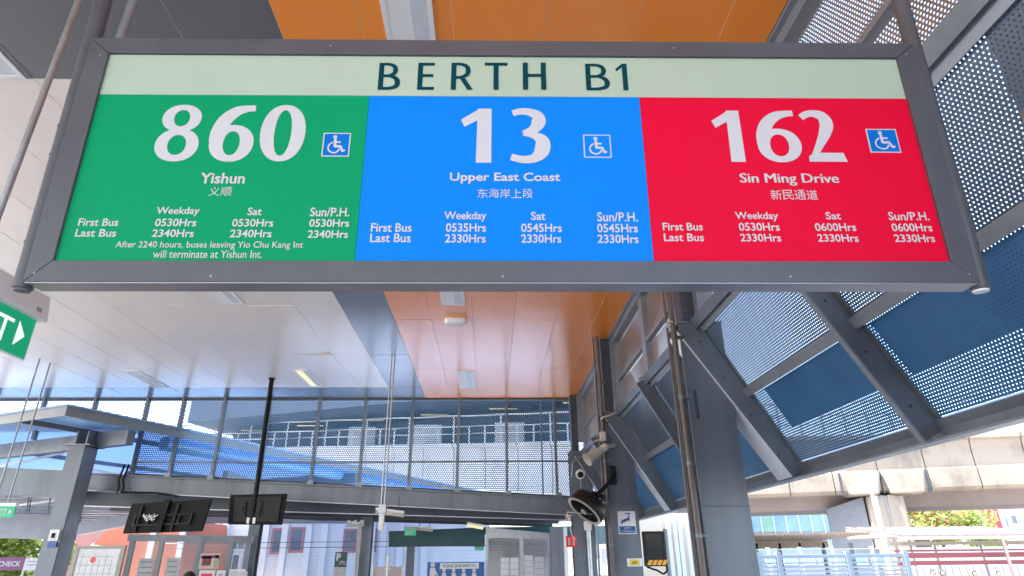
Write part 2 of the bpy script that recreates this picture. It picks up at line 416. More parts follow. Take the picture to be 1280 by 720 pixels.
# ================================================================== CEILING
CZ = 5.0
X0, XG, XO, XE = -16.0, -2.19, -1.48, 1.98
YN, YW0, YW1, YF = -8.0, 3.79, 13.06, 14.22
ceil = struct('ceiling', MB().box((X0, YN, CZ + .0035), (XE, YF, CZ + .28)), seam)
pm = {}
def panel(x0, x1, y0, y1, m, holes=()):
    g = .0022; key = (round(x1 - x0, 4), round(y1 - y0, 4), m.name)
    if key not in pm:
        a, b_ = (x1 - x0) / 2 - g, (y1 - y0) / 2 - g
        mb = MB().box((-a, -b_, 0), (a, b_, .025)); o = mb.build('tmp', m)
        pm[key] = o.data; o.data.transform(Matrix.Translation(o.location)); bpy.data.objects.remove(o)
        bm = bmesh.new(); bm.from_mesh(pm[key]); bmesh.ops.bevel(bm, geom=bm.edges[:], offset=.002, segments=1, affect='EDGES'); bm.to_mesh(pm[key]); bm.free()
    o = bpy.data.objects.new('ceiling_panel', pm[key]); o.parent = ceil
    o.location = Vector(((x0 + x1) / 2, (y0 + y1) / 2, CZ)) - ceil.location
    o.rotation_euler = (random.gauss(0, .0011), random.gauss(0, .0016), 0)
    col.objects.link(o)
def grid(xs, ys, m):
    for i in range(len(xs) - 1):
        for j in range(len(ys) - 1): panel(xs[i], xs[i + 1], ys[j], ys[j + 1], m)
ys_o = [-1.6 + 2.64 * k for k in range(6)] + [YF]
grid([XO, -.911, -.275, .364, 1.006, 1.622, XE], ys_o, orange)
panel_y = [-1.6, 1.2, YW0, 6.1, 8.4, 10.75, YW1, YF]
grid([XG, XO], panel_y, greyc)
xw = [XG - .655 * k for k in range(15)]; xw = xw[::-1]
grid(xw, [YW0, 6.1, 8.4, 10.75, YW1], whitec)
grid(xw, [YW1, YF], greyc)
grid([xw[k] for k in range(0, 15, 2)], [-1.6, 1.2, YW0], greyc)
grid([-11.36, -6, -1.48, XE], [-8, -1.6], greyc)

# troffers in the ceiling
def troffer(x0, x1, y0, y1, label, lit=False, name='ceiling_light'):
    t = thing(name, ((x0 + x1) / 2, (y0 + y1) / 2, CZ), label, 'ceiling light', 'recessed lights in the station ceiling')
    f = MB(); e = .035; z0, z1 = CZ - .012, CZ + .006
    f.box((x0, y0, z0), (x1, y0 + e, z1)); f.box((x0, y1 - e, z0), (x1, y1, z1))
    f.box((x0, y0 + e, z0), (x0 + e, y1 - e, z1)); f.box((x1 - e, y0 + e, z0), (x1, y1 - e, z1))
    f.build('frame', white_pl, t)
    xm = x0 + (x1 - x0) * .58
    MB().box((x0 + e, y0 + e, CZ - .009), (xm, y1 - e, CZ - .003)).build('lens', lamp_on if lit else white_pl, t)
    MB().box((xm, y0 + e, CZ - .008), (x1 - e, y1 - e, CZ - .0035)).build('reflector', lamp_lens, t)
troffer(-.745, -.40, 2.1, 3.42, 'white recessed ceiling light above the sign, nearest one in the orange strip')
troffer(-.71, -.375, 7.1, 8.345, 'white recessed light in orange ceiling just under the sign')
troffer(-.665, -.33, 11.76, 13.11, 'white recessed light at the far pink end of the orange ceiling')
troffer(-3.87, -3.54, 7.1, 8.31, 'white recessed light in white ceiling under the green sign panel')
troffer(-7.08, -6.78, 11.75, 13.0, 'unlit recessed light near the far edge of white ceiling, left of the glowing one')
troffer(-3.83, -3.54, 11.70, 12.95, 'glowing yellowish ceiling light at the far edge of the white ceiling', True)
troffer(-4.0, -3.55, 2.5, 3.78, 'glowing ceiling light with broad white trim at the upper left corner', True)
t = thing('emergency_light', (-.54, 8.95, CZ), 'rounded white emergency light on the orange ceiling between two recessed lights', 'emergency light')
b = MB(); pts = []
for k in range(24):
    a = 2 * math.pi * k / 24; cx = .1 if math.cos(a) > 0 else -.1
    pts.append((-.54 + cx + math.cos(a) * .075, 8.95 + math.sin(a) * .085))
for z0, z1, s0, s1 in ((CZ, CZ - .05, 1.0, 1.0), (CZ - .05, CZ - .075, 1.0, .86)):
    A = [Vector((-.54 + (p[0] + .54) * s0, 8.95 + (p[1] - 8.95) * s0, z0)) for p in pts]; B = [Vector((-.54 + (p[0] + .54) * s1, 8.95 + (p[1] - 8.95) * s1, z1)) for p in pts]
    for i in range(24): b.face([A[i], A[(i + 1) % 24], B[(i + 1) % 24], B[i]])
b.face([Vector((-.54 + (p[0] + .54) * .86, 8.95 + (p[1] - 8.95) * .86, CZ - .075)) for p in pts])
b.build('housing', white_pl, t, smooth=True)
MB().box((-.60, 8.92, CZ - .085), (-.46, 8.98, CZ - .07)).build('lens', lamp_lens, t, bevel=.004)

# ================================================================== BERTH SIGN
TL, TR = Vector((-1.5089, 1.7963, 3.4139)), Vector((1.6211, 1.7367, 3.4000))
BR, BL = Vector((1.6188, 1.8037, 2.4212)), Vector((-1.5112, 1.8634, 2.4351))
SU = (BR - BL).normalized(); SV = (TL - BL).normalized(); SV = (SV - SU * SV.dot(SU)).normalized(); SN = SU.cross(SV)
SW, SH = (BR - BL).length, (TL - BL).length
def sp(x, y):                        # point of the sign's face -> (u, v) metres
    d = ray(x, y); o = Vector((0, 0, EYE)); t_ = (BL - o).dot(SN) / d.dot(SN); p = o + d * t_ - BL
    return p.dot(SU), p.dot(SV)
sign = thing('berth_sign', (BL + BR) / 2, 'long hanging BERTH B1 sign with green, blue and red bus panels in a grey frame', 'sign')
def S3(u, v, n=0): return BL + SU * u + SV * v + SN * n
bw = .082; D = .085
def prism(pts, n0, n1):
    A = [S3(u, v, n0) for u, v in pts]; B = [S3(u, v, n1) for u, v in pts]; m_ = MB()
    m_.face(B); m_.face(A[::-1])
    for i in range(len(A)):
        j = (i + 1) % len(A); m_.face([A[i], A[j], B[j], B[i]])
    return m_
bwL, bwR, bwT, bwB = .078, .078, .068, .075
g = .0008
prism([(0 + g, 0), (SW - g, 0), (SW - bwR - g, bwB), (bwL + g, bwB)], -D, 0).build('frame_rail', ral, sign, bevel=.002)
prism([(g + bwL, SH - bwT), (SW - bwR - g, SH - bwT), (SW - g, SH), (g, SH)], -D, 0).build('frame_rail', ral, sign, bevel=.002)
prism([(0, g), (bwL, bwB + g), (bwL, SH - bwT - g), (0, SH - g)], -D, 0).build('frame_rail', ral, sign, bevel=.002)
prism([(SW - bwR, bwB + g), (SW, g), (SW, SH - g), (SW - bwR, SH - bwT - g)], -D, 0).build('frame_rail', ral, sign, bevel=.002)
prism([(bwL - .02, bwB - .02), (SW - bwR + .02, bwB - .02), (SW - bwR + .02, SH - bwT + .02), (bwL - .02, SH - bwT + .02)], -D + .004, -.02).build('back_panel', ral, sign)
prism([(.004, -.0035), (SW - .004, -.0035), (SW - .004, -.0004), (.004, -.0004)], -D, -.003).build('underside_reflector', mat('underside_reflector_metal', (.30, .29, .30), .3, .7, .08, 2), sign)  # strip added under the frame to reflect light from the ground
for xq in (.12, 1.05, 2.0, 2.9):
    for zz in (.025,):
        MB().lathe(S3(xq, 0, -zz - .015), -SV, [(0, .004), (.002, .004), (.003, .0001)], 8).build('rivet', galv, sign)
for uu, vv in ((.03, .03), (.05, .9), (SW - .03, .03), (SW - .04, .93), (.6, .02), (1.55, .02), (2.5, .02), (.9, SH - .03), (2.2, SH - .03)):
    MB().lathe(S3(uu, vv, .0), SN, [(0, .0035), (.001, .003), (.0012, .0001)], 8).build('screw', galv, sign)
vs = (sp(118, 114)[1] + sp(1140, 122)[1]) / 2
u1 = (sp(461, 119)[0] + sp(442, 327)[0]) / 2; u2 = (sp(801, 121)[0] + sp(818, 329)[0]) / 2
a0, a1, b0, b1 = bwL, SW - bwR, bwB, SH - bwT
def facep(name, p0, p1, m):
    prism([(p0[0], p0[1]), (p1[0], p0[1]), (p1[0], p1[1]), (p0[0], p1[1])], -.02, -.012).build(name, m, sign)
facep('header_panel', (a0, vs), (a1, b1), c_strip)
facep('green_panel', (a0, b0), (u1 - .0006, vs - .001), c_green)
facep('blue_panel', (u1 + .0006, b0), (u2 - .0006, vs - .001), c_blue)
facep('red_panel', (u2 + .0006, b0), (a1, vs - .001), c_red)
OF = S3(0, 0, -.012)
def crop(ox, oy): return lambda x, y: sp(ox + x / 2.6667, oy + y / 2.6667)
c1, c2, c3, c4, c6, cf = crop(0, 0), crop(400, 0), crop(800, 0), crop(0, 240), crop(800, 240), (lambda x, y: sp(x, y))
# header
def big(word, boxes, fn, cr_, y0, y1, m, name):
    pen = Pen(OF, SU, SV)
    for ch, (xa, ya, xb, yb) in zip(word, boxes):
        ua = cr_(xa, ya)[0]; ub = cr_(xb, yb)[0]; xm = (xa + xb) / 2
        fn(ch, pen, ua, ub, cr_(xm, y1)[1], cr_(xm, y0)[1])
        pen.mb.build(name, m, sign); pen.mb = MB()
big('BERTH', [(190, 290, 267, 230), (322, 290, 384, 210), (435, 290, 509, 290), (549, 210, 625, 210), (677, 290, 754, 250)], capital, c2, 203, 293, c_dark, 'header_letter')
big('B1', [(889, 290, 967, 260), (985, 215, 1034, 290)], capital, c2, 206, 295, c_dark, 'header_letter')
big('860', [(507, 492, 677, 375), (690, 485, 843, 460), (862, 450, 1016, 430)], numeral, c1, 345, 532, c_white, 'route_numeral')
big('13', [(467, 400, 577, 450), (630, 525, 772, 480)], numeral, c2, 356, 537, c_white, 'route_numeral')
big('162', [(239, 400, 362, 533), (390, 440, 543, 480), (537, 400, 698, 530)], numeral, c3, 363, 534, c_white, 'route_numeral')
def txt(s, cr_, x0, y0, x1, y1, bold=.012, name='lettering', space=1.0):
    ym = (y0 + y1) / 2; xm = (x0 + x1) / 2
    write(s, OF, SU, SV, cr_(x0, ym)[0], cr_(x1, ym)[0], cr_(xm, y1)[1], cr_(xm, y0)[1], c_white, sign, bold, name, space=space)
def cjk(s, cr_, x0, y0, x1, y1, bold, name):
    n = len(s); w_ = (x1 - x0) / n
    for k, ch in enumerate(s): txt(ch, cr_, x0 + w_ * (k + .04), y0, x0 + w_ * (k + .96), y1, bold, 'chinese_character')
txt('Yishun', c1, 663, 571, 813, 607, .022, 'destination_name')
cjk('义顺', c1, 690, 618, 770, 648, .0, 'destination_name')
txt('Upper East Coast', c2, 432, 570, 802, 607, .022, 'destination_name')
cjk('东海岸上段', c2, 523, 624, 711, 655, .0, 'destination_name')
txt('Sin Ming Drive', c3, 338, 573, 667, 614, .017, 'destination_name')
cjk('新民通道', c3, 438, 628, 598, 661, .0, 'destination_name')
B = .017
for s, *q in (('Weekday', 516, 45, 660, 76), ('Sat', 822, 47, 869, 73), ('Sun/P.H.', 1031, 47, 1163, 77), ('First Bus', 255, 83, 389, 109), ('Last Bus', 245, 119, 382, 145),
              ('0530Hrs', 512, 84, 650, 110), ('2340Hrs', 502, 120, 642, 146), ('0530Hrs', 770, 85, 908, 111), ('2340Hrs', 763, 121, 902, 147), ('0530Hrs', 1028, 86, 1162, 112), ('2340Hrs', 1023, 123, 1158, 149)):
    txt(s, c4, *q, B, 'timetable_entry')
txt('After 2240 hours, buses leaving Yio Chu Kang Int', c4, 379, 160, 1007, 188, .006, 'service_note')
txt('will terminate at Yishun Int.', c4, 505, 190, 870, 216, .006, 'service_note')
for s, *q in (('Weekday', 555, 262.7, 608, 275.5), ('Sat', 664, 263, 682, 273.5), ('Sun/P.H.', 747, 263.5, 798, 275.3), ('First Bus', 463, 277.3, 514, 288.3), ('Last Bus', 462, 290.3, 513, 301.3),
              ('0535Hrs', 557, 277.3, 607.5, 288.3), ('2330Hrs', 556, 291, 607, 301.8), ('0545Hrs', 651.5, 277.7, 702.5, 288.5), ('2330Hrs', 651.5, 291.3, 702, 302), ('0545Hrs', 747, 278, 798, 289), ('2330Hrs', 747.5, 291.6, 799, 302.4)):
    txt(s, cf, *q, B, 'timetable_entry')
for s, *q in (('Weekday', 321, 62, 465, 93), ('Sat', 624, 62, 674, 87), ('Sun/P.H.', 834, 62, 970, 90), ('First Bus', 78, 98, 212, 124), ('Last Bus', 82, 134, 216, 160),
              ('0530Hrs', 333, 98, 469, 125), ('2330Hrs', 338, 135, 474, 161), ('0600Hrs', 588, 99, 725, 126), ('2330Hrs', 597, 136, 733, 162), ('0600Hrs', 845, 100, 980, 127), ('2330Hrs', 854, 137, 989, 163)):
    txt(s, c6, *q, B, 'timetable_entry')
# wheelchair pictograms
for cr_, (x0, y0, x1, y1) in ((c1, (1072, 437, 1164, 516)), (c2, (880, 443, 972, 520)), (c3, (766, 424, 868, 503))):
    ym = (y0 + y1) / 2; ua, ub = cr_(x0, ym)[0], cr_(x1, ym)[0]; va, vb = cr_((x0 + x1) / 2, y1)[1], cr_((x0 + x1) / 2, y0)[1]
    pl = prism([(ua, va), (ub, va), (ub, vb), (ua, vb)], -.0119, -.0112).build('pictogram_panel', c_white, sign)
    e = (vb - va) * .045
    m_ = prism([(ua + e, va + e), (ub - e, va + e), (ub - e, vb - e), (ua + e, vb - e)], -.0111, -.0106)
    m_.build('pictogram_field', c_pict if cr_ is not c2 else c_blue, pl)
    pen = Pen(S3(ua, va, -.0116), SU, SV); q = vb - va; w_ = ub - ua
    Z = lambda pts, t_: [(a * w_, bb * q, t_ * q) for a, bb in pts]
    pen.ring(.44 * w_, .82 * q, .075 * q, .075 * q, .001, .001, n=20)
    pen.stroke([(a * w_, bb * q, t_ * q) for a, bb, t_ in ((.45, .74, .10), (.455, .58, .10), (.46, .42, .10))])
    pen.stroke(Z([(.46, .60), (.56, .60), (.66, .60)], .07), n=3)
    pen.stroke(Z([(.44, .42), (.56, .42), (.66, .42)], .10), n=3)
    pen.stroke(Z([(.655, .45), (.71, .32), (.76, .20)], .09), n=3)
    pen.stroke(Z([(.74, .21), (.79, .23), (.84, .27)], .07), n=3)
    pen.stroke(Z([(.37, .60), (.265, .50), (.22, .37), (.27, .23), (.42, .15), (.56, .19), (.64, .32)], .06))
    pen.mb.build('wheelchair_symbol', c_white, pl)
# poles carrying the sign
for su, n_ in ((-.030, 1), (SW + .030, 2)):
    a = S3(su, -.012, -.045); d = (SV).normalized(); b_ = a + d * ((CZ - a.z) / d.z)
    r = .029 if n_ == 1 else .029
    p = MB().lathe(a, b_ - a, [(0, 0.001), (.0, r * .8), (.004, r), ((b_ - a).length, r)], 24).build('hanging_pole', ral if n_ == 1 else ral, sign, smooth=True)
    MB().lathe(a + d * .0005, -d, [(0, r * .85), (.006, r * .8), (.008, 0.001)], 24).build('end_cap', ral if n_ == 1 else white_pl, p)
    for vv in (.16, .5, .62, .86):
        q = S3(su + (-r if n_ == 1 else r), vv, -.045)
        MB().lathe(q, SU * (-1 if n_ == 1 else 1), [(-.004, .009), (.004, .009), (.007, .006), (.009, .001)], 10).build('bolt', black, p)
for uu, r in ((.055, .016), (-.12, .013)):
    a = S3(uu, SH - .02, -.06); b_ = a + Vector((-.01, .05, CZ - a.z))
    if uu > 0: MB().tube(a, b_, r, 14).build('hanging_rod', steel_lt, sign, smooth=True)

# ================================================================== near EXIT sign on the left
XX = -1.9
ex = thing('exit_sign', (XX, 2.2, 2.35), 'large green EXIT sign with arrow under a white housing at the left edge', 'exit sign', 'exit signs')
p1, p2, p3 = onX(44, 403, XX), onX(30, 452, XX), onX(57, 372, XX)
yR = 2.478
MB().box((XX - .004, 1.98, 2.357), (XX + .004, yR, 2.53)).build('plate', white_pl, ex, bevel=.001)
MB().box((XX + .0042, 1.985, 2.362), (XX + .005, yR - .004, 2.53)).build('green_face', ex_green, ex)
EO, EU, EV = Vector((XX + .005, 0, 0)), Vector((0, 1, 0)), Vector((0, 0, 1))
write('EXIT', EO, EU, EV, 2.065, 2.362, 2.393, 2.494, ex_white, ex, .006)
MB().face([(XX + .0062, 2.388, 2.395), (XX + .0062, 2.436, 2.447), (XX + .0062, 2.388, 2.500)]).build('arrow', ex_white, ex)
hb = MB(); hz0, hz1 = 2.532, 2.645
hb.hexa([(XX - .035, 1.94, hz0), (XX + .03, 1.94, hz0), (XX + .03, 2.505, hz0), (XX - .035, 2.505, hz0), (XX - .035, 1.94, hz1), (XX + .012, 1.94, hz1), (XX + .012, 2.505, hz1), (XX - .035, 2.505, hz1)])
hb.build('housing', white_pl, ex, bevel=.004)
MB().box((XX + .017, 2.43, 2.557), (XX + .0285, 2.455, 2.575)).build('rating_label', mat('print_grey', (.35, .35, .34)), ex)
MB().tube((XX, 2.125, hz1 - .005), (XX, 2.125, CZ), .013, 14).build('suspension_rod', galv, ex, smooth=True)

# ================================================================== FAR SCREEN AND BEAM
YS = 14.10
def zb(x): return 3.372 + (x + 7.665) * (2.845 - 3.372) / (1.794 + 7.665)     # foot of the screen falls to the right
scr = thing('perforated_screen', (-2, YS, 3), 'wide perforated screen of steel mullions across the far end of the station', 'screen')
tops = [458, 517, 574, 633, 692, 401, 339, 283, 232, 187]
mx = sorted(onY(x, 500, YS).x for x in tops)
mx = [onY(x, 500, YS).x for x in (-70, -4, 58, 122)] + mx + [XE - .02]
for i in range(len(mx) - 1):
    xa, xb = mx[i], mx[i + 1]
    if xb <= mx[4] + .01: za = lambda x: 4.20 + (x - mx[4]) * -.09
    else: za = lambda x: zb(x) + .02
    nsub = 1
    q = [(xa + .02, YS, za(xa)), (xb - .02, YS, za(xb)), (xb - .02, YS, CZ - .02), (xa + .02, YS, CZ - .02)]
    MB().face(q, [(p[0], p[2]) for p in q]).build('mesh_panel', mesh_f, scr)
for i, x in enumerate(mx):
    z0 = zb(x) - .03 if i >= 4 else 4.1
    MB().box((x - .028, YS - .09, z0), (x + .028, YS + .03, CZ)).build('mullion', steel, scr)
    if i >= 4:
        MB().box((x - .05, YS - .16, z0 - .10), (x + .05, YS - .02, z0 + .03)).box((x - .02, YS - .2, z0 - .02), (x + .09, YS - .14, z0 + .06)).build('foot_bracket', steel_lt, scr)
xm2 = onY(677, 520, YS).x
MB().tube((xm2, YS + .2, 2.9), (xm2, YS + .2, CZ), .018, 8).build('tie_rod', steel_dk, scr)
MB().bar((mx[4], YS - .035, 3.605), (XE, YS - .035, 3.57), .05, .035).build('rail', steel, scr)
MB().bar((mx[0], YS - .03, 4.985), (XE, YS - .03, 4.985), .06, .05).build('rail', steel_dk, scr)
MB().bar((mx[4], YS + .01, zb(mx[4]) - .01), (XE, YS + .01, zb(XE) - .01), .05, .035).build('rail', steel_dk, scr)
for i in range(4, len(mx) - 1):        # perforated foot strip, short staggered lengths
    xa, xb = mx[i] + .03, mx[i + 1] - .03
    q = [(xa, YS + .03, zb(xa) - .14), (xb, YS + .03, zb(xb) - .14), (xb, YS + .03, zb(xb) - .03), (xa, YS + .03, zb(xa) - .03)]
    MB().face(q, [(p[0], p[2]) for p in q]).build('foot_strip', mesh_f, scr)

bm_ = thing('main_beam', (-3, 13.9, 2.6), 'dark grey steel beam below the perforated screen', 'beam')
xl, xr = onY(100, 600, 13.85).x, 1.80
def ztop(x): return zb(x) - .06
bh = .33
BEAM = MB()
BEAM.hexa([(xl, 13.85, ztop(xl) - bh), (xr, 13.85, ztop(xr) - bh), (xr, 13.87, ztop(xr) - bh), (xl, 13.87, ztop(xl) - bh), (xl, 13.85, ztop(xl)), (xr, 13.85, ztop(xr)), (xr, 13.87, ztop(xr)), (xl, 13.87, ztop(xl))])
BEAM.build('web', steel, bm_)
for dz, nm in ((0, 'flange'), (-bh, 'flange')):
    MB().bar((xl, 13.88, ztop(xl) + dz - .012), (xr, 13.88, ztop(xr) + dz - .012), .22, .022).build(nm, steel, bm_)
MB().bar((xl, 13.75, ztop(xl) - bh - .028), (xr, 13.75, ztop(xr) - bh - .028), .05, .014).build('edge_trim', galv, bm_)
for xq in range(9):
    for zq in (.05, .27): MB().lathe((xl + 1.1 + xq * 1.05, 13.848, ztop(xl + 1.1 + xq * 1.05) - zq), (0, -1, 0), [(0, .016), (.01, .016), (.011, .001)], 6).build('bolt', steel_dk, bm_)
MB().box((xr - .36, 13.835, ztop(xr) - bh + .03), (xr - .02, 13.85, ztop(xr) - .03)).build('splice_plate', steel, bm_)
# cables crossing the beam at the left
xc = onY(152, 600, 13.8).x
t = thing('cable_bundle', (xc, 13.8, 3), 'pair of black cables looping over the left end of the main beam', 'cables')
for dx in (0, .09):
    MB().path([(xc + dx, 13.78, 3.52), (xc + dx + .02, 13.72, 3.40), (xc + dx - .02, 13.72, 3.2), (xc + dx + .03, 13.72, 3.05), (xc + dx, 13.74, 2.94)], .02).build('cable', black, t)
MB().path([(xc + .1, 13.7, 2.95), (xc + .8, 13.7, 2.93), (xc + 1.3, 13.7, 2.86)], .02).build('cable', black, t)

# ================================================================== RIGHT COLUMNS
def ibeam_col(x0, x1, y0, z0, z1, root, name='shaft', dep=.34):
    m_ = MB(); m_.box((x0, y0, z0), (x1, y0 + .022, z1)); m_.box((x0, y0 + dep, z0), (x1, y0 + dep + .022, z1))
    xm = (x0 + x1) / 2; m_.box((xm - .012, y0 + .022, z0), (xm + .012, y0 + dep, z1))
    return m_.build(name, steel, root, bevel=.002)
KX, KZ, BX, BZ = 2.06, 3.74, 2.83, 2.335
cols = [('A', 1.70, 1.93, 2.40, 'nearest steel column, only its edge showing at the upper right'),
        ('B', 5.70, 1.87, 2.30, 'broad grey steel column right of centre with a brown downpipe'),
        ('C', 9.80, 1.79, 2.24, 'grey steel column carrying the fan and the camera notice'),
        ('D', 13.70, 1.74, 2.2, 'farthest steel column at the right end of the perforated screen')]
croot = {}
for k, y, x0, x1, lb in cols:
    r = thing('steel_column', ((x0 + x1) / 2, y, 0), lb, 'column', 'steel columns along the bus bay'); croot[k] = r
    ztop_ = CZ if k == 'A' else 3.74
    if k == 'A':
        MB().box((2.28, y, 0), (2.75, y + .36, CZ)).build('shaft', steel, r, bevel=.002); continue
    ibeam_col(x0, x1, y, .012, ztop_, r)
    MB().box((x0 - .08, y - .08, 0), (x1 + .08, y + .45, .02)).build('base_plate', steel, r)
    MB().box((x0 - .01, y - .012, ztop_ - .012), (x1 + .01, y + .37, ztop_ + .012)).build('cap_plate', steel, r)
    # lighter upper post
    MB().box((x0 + .06, y + .04, ztop_ + .012), (x0 + .21, y + .26, CZ)).build('upper_post', steel_dk, r, bevel=.002)
    MB().box((x0 + .21, y + .03, ztop_ + .2), (x0 + .36, y + .045, CZ)).build('gusset', steel_lt, r)
    for q in range(3):
        MB().lathe((x0 + .07 + q * .05, y - .012, ztop_ + .03), (0, 0, 1), [(0, .011), (.014, .011), (.015, 0.001)], 6).build('bolt', steel_dk, r)
MB().box((1.93, 5.688, 2.78), (1.955, 5.70, 3.05)).build('clip_plate', steel_dk, croot['B'])
# base weld seam line on B
MB().box((1.872, 5.6965, 2.005), (2.298, 5.6998, 2.012)).build('weld_seam', steel_dk, croot['B'])

def downpipe(px_top, px_bot, y, r, label):
    x = onY(px_bot[0], px_bot[1], y).x
    t = thing('downpipe', (x, y, 0), label, 'downpipe', 'downpipes on the columns')
    MB().tube((x, y, 0), (x, y, CZ), r, 20).build('pipe', pipe_br, t, smooth=True)
    MB().tube((x - r * 1.9, y + .03, 0), (x - r * 1.9, y + .03, CZ), r * .45, 12).build('side_pipe', pipe_br, t, smooth=True)
    for z in (1.75, 2.35, 2.95, 3.55, 4.2):
        MB().tube((x, y, z), (x, y, z + .03), r * 1.18, 16).box((x - .01, y, z + .005), (x + .1, y + .06, z + .025)).build('pipe_clip', pipe_br if z > 3 else steel, t)
downpipe((856, 366), (877, 700), 5.62, .027, 'brown downpipe running up the left side of the broad column')
downpipe((752, 430), (765, 700), 9.74, .030, 'brown downpipe on the left side of the column with the fan')

# ================================================================== FLARED PERFORATED SIDE SCREEN
side = thing('side_screen', (2.4, 7, 2.2), 'flared perforated awning screen on steel ribs along the right side', 'screen')
ribs_y = [-.2, 1.68, 3.80, 5.68, 7.80, 9.78, 11.8, 13.68]
dvec = Vector((BX - KX, 0, BZ - KZ)); dl = dvec.length; du = dvec.normalized(); dn = Vector((du.z, 0, -du.x))   # dn points to the inside, down-left
if dn.x > 0: dn = -dn
for i, y in enumerate(ribs_y):
    dep = (.24 if i % 2 else .17) if i > 1 else .03
    main = i % 2 == 1
    a = Vector((KX, y, KZ)); b_ = Vector((BX, y, BZ))
    # web
    w0, w1 = a - du * .02, b_ + du * .02
    m_ = MB().hexa([w0 + Vector((0, -.008, 0)), w1 + Vector((0, -.008, 0)), w1 + Vector((0, .008, 0)), w0 + Vector((0, .008, 0)),
                    w0 + dn * dep + Vector((0, -.008, 0)), w1 + dn * dep * (.55 if main else 1) + Vector((0, -.008, 0)), w1 + dn * dep * (.55 if main else 1) + Vector((0, .008, 0)), w0 + dn * dep + Vector((0, .008, 0))])
    rb = m_.build('rib', steel, side)
    e0, e1 = w0 + dn * dep, w1 + dn * dep * (.55 if main else 1)
    if i > 1:
        q_ = Vector((0, .14 if main else 0, 0))
        MB().bar(e0 + q_, e1 + q_, .29 if main else .05, .014, up=dn).build('rib_flange', silver if main else steel_lt, rb)
    MB().bar(w0 - dn * .008, w1 - dn * .008, .10, .012, up=dn).build('rib_flange', steel, rb)
    for q in range(4):
        p_ = w0.lerp(w1, .12 + .25 * q) + dn * dep * .5 + Vector((0, -.009, 0))
        if i > 1: MB().lathe(p_, (0, -1, 0), [(0, .011), (.007, .011), (.008, .001)], 6).build('bolt', steel_dk, rb)
    # upper post
    MB().box((KX, y - .06, KZ + .02), (KX + .16, y - .046, CZ - .02)).box((KX, y - .046, KZ + .02), (KX + .014, y + .12, CZ - .02)).build('post', steel_lt, side)
    if not main:
        MB().box((KX - .03, y - .06, KZ - .08), (KX + .1, y + .06, KZ + .05)).build('knee_plate', steel_dk, side)
YA, YB = -2.0, 14.3
CR = .505                      # where the cross rail sits on the slope
def sl(s, off=0): p = Vector((KX, 0, KZ)) + dvec * s + dn * off; return p
def longbar(p, w_, h_, m, name, up=None): MB().bar((p.x, YA, p.z), (p.x, YB, p.z), w_, h_, up=up or dn).build(name, m, side, bevel=.002)
longbar(sl(0.0, .03), .10, .07, steel, 'knee_rail')
longbar(sl(.045, .015), .09, .02, steel_lt, 'knee_rail')
longbar(sl(CR, .02), .085, .045, steel_lt, 'cross_rail')
longbar(sl(1.0, .0), .10, .05, steel, 'eave_rail')
longbar(Vector((BX - .01, 0, BZ - .035)), .016, .12, steel, 'eave_fascia', up=Vector((0, 0, 1)))
longbar(Vector((BX - .055, 0, BZ - .096)), .10, .014, steel_lt, 'eave_fascia', up=Vector((0, 0, 1)))
longbar(Vector((2.085, 0, CZ + .03)), .20, .10, steel_lt, 'ceiling_edge_channel', up=Vector((0, 0, 1)))
longbar(Vector((KX + .05, 0, 4.26)), .07, .05, steel_lt, 'upper_rail', up=Vector((0, 0, 1)))
longbar(Vector((KX + .03, 0, CZ - .06)), .12, .10, steel_lt, 'upper_rail', up=Vector((0, 0, 1)))
for i in range(len(ribs_y) - 1):
    ya, yb = ribs_y[i] + .03, ribs_y[i + 1] - .03
    for (s0, s1, m) in ((.07, CR - .025, mesh_g), (CR + .025, .965, mesh_r)):
        p0, p1 = sl(s0, -.004), sl(s1, -.004)
        q = [(p0.x, ya, p0.z), (p0.x, yb, p0.z), (p1.x, yb, p1.z), (p1.x, ya, p1.z)]
        MB().face(q, [(ya, s0 * dl), (yb, s0 * dl), (yb, s1 * dl), (ya, s1 * dl)]).build('mesh_panel', m, side)
        if i >= 3:
            q = [Vector(v) - dn * .022 for v in q]
            MB().face(q, [(ya + .008, s0 * dl + .012), (yb + .008, s0 * dl + .012), (yb + .008, s1 * dl + .012), (ya + .008, s1 * dl + .012)]).build('outer_mesh_panel', m, side)
    for z0, z1 in ((KZ + .06, 4.225), (4.295, CZ - .11)):
        q = [(KX + .07, ya, z0), (KX + .07, yb, z0), (KX + .07, yb, z1), (KX + .07, ya, z1)]
        MB().face(q, [(p[1], p[2]) for p in q]).build('mesh_panel', mesh_b, side)
        if i >= 3:
            q = [(p[0] + .03, p[1], p[2]) for p in q]
            MB().face(q, [(p[1] + .013, p[2] + .02) for p in q]).build('outer_mesh_panel', mesh_b, side)
    # solid blue cladding fixed outside the lower row, stopping short of the eave
    s0, s1 = CR + .038, .785
    if i in (0, 1, 2, 3, 4, 5, 6):
        p0, p1 = sl(s0, -.036), sl(s1, -.036); yy1 = yb - (.20 if i == 2 else .03); yy0 = ya + .0
        MB().hexa([(p0.x, yy0, p0.z), (p0.x, yy1, p0.z), (p1.x, yy1, p1.z), (p1.x, yy0, p1.z)] + [(p.x - dn.x * .01, y_, p.z - dn.z * .01) for p, y_ in ((p0, yy0), (p0, yy1), (p1, yy1), (p1, yy0))]).build('cladding_sheet', clad_b, side)

# ================================================================== FITTINGS
def rectY(x0, y0, x1, y1, Y):
    """the upright rectangle at distance Y that the picture rectangle covers -> X0, X1, Z0, Z1"""
    ym = (y0 + y1) / 2; xm = (x0 + x1) / 2
    return onY(x0, ym, Y).x, onY(x1, ym, Y).x, onY(xm, y1, Y).z, onY(xm, y0, Y).z
UX, UZ = Vector((1, 0, 0)), Vector((0, 0, 1))
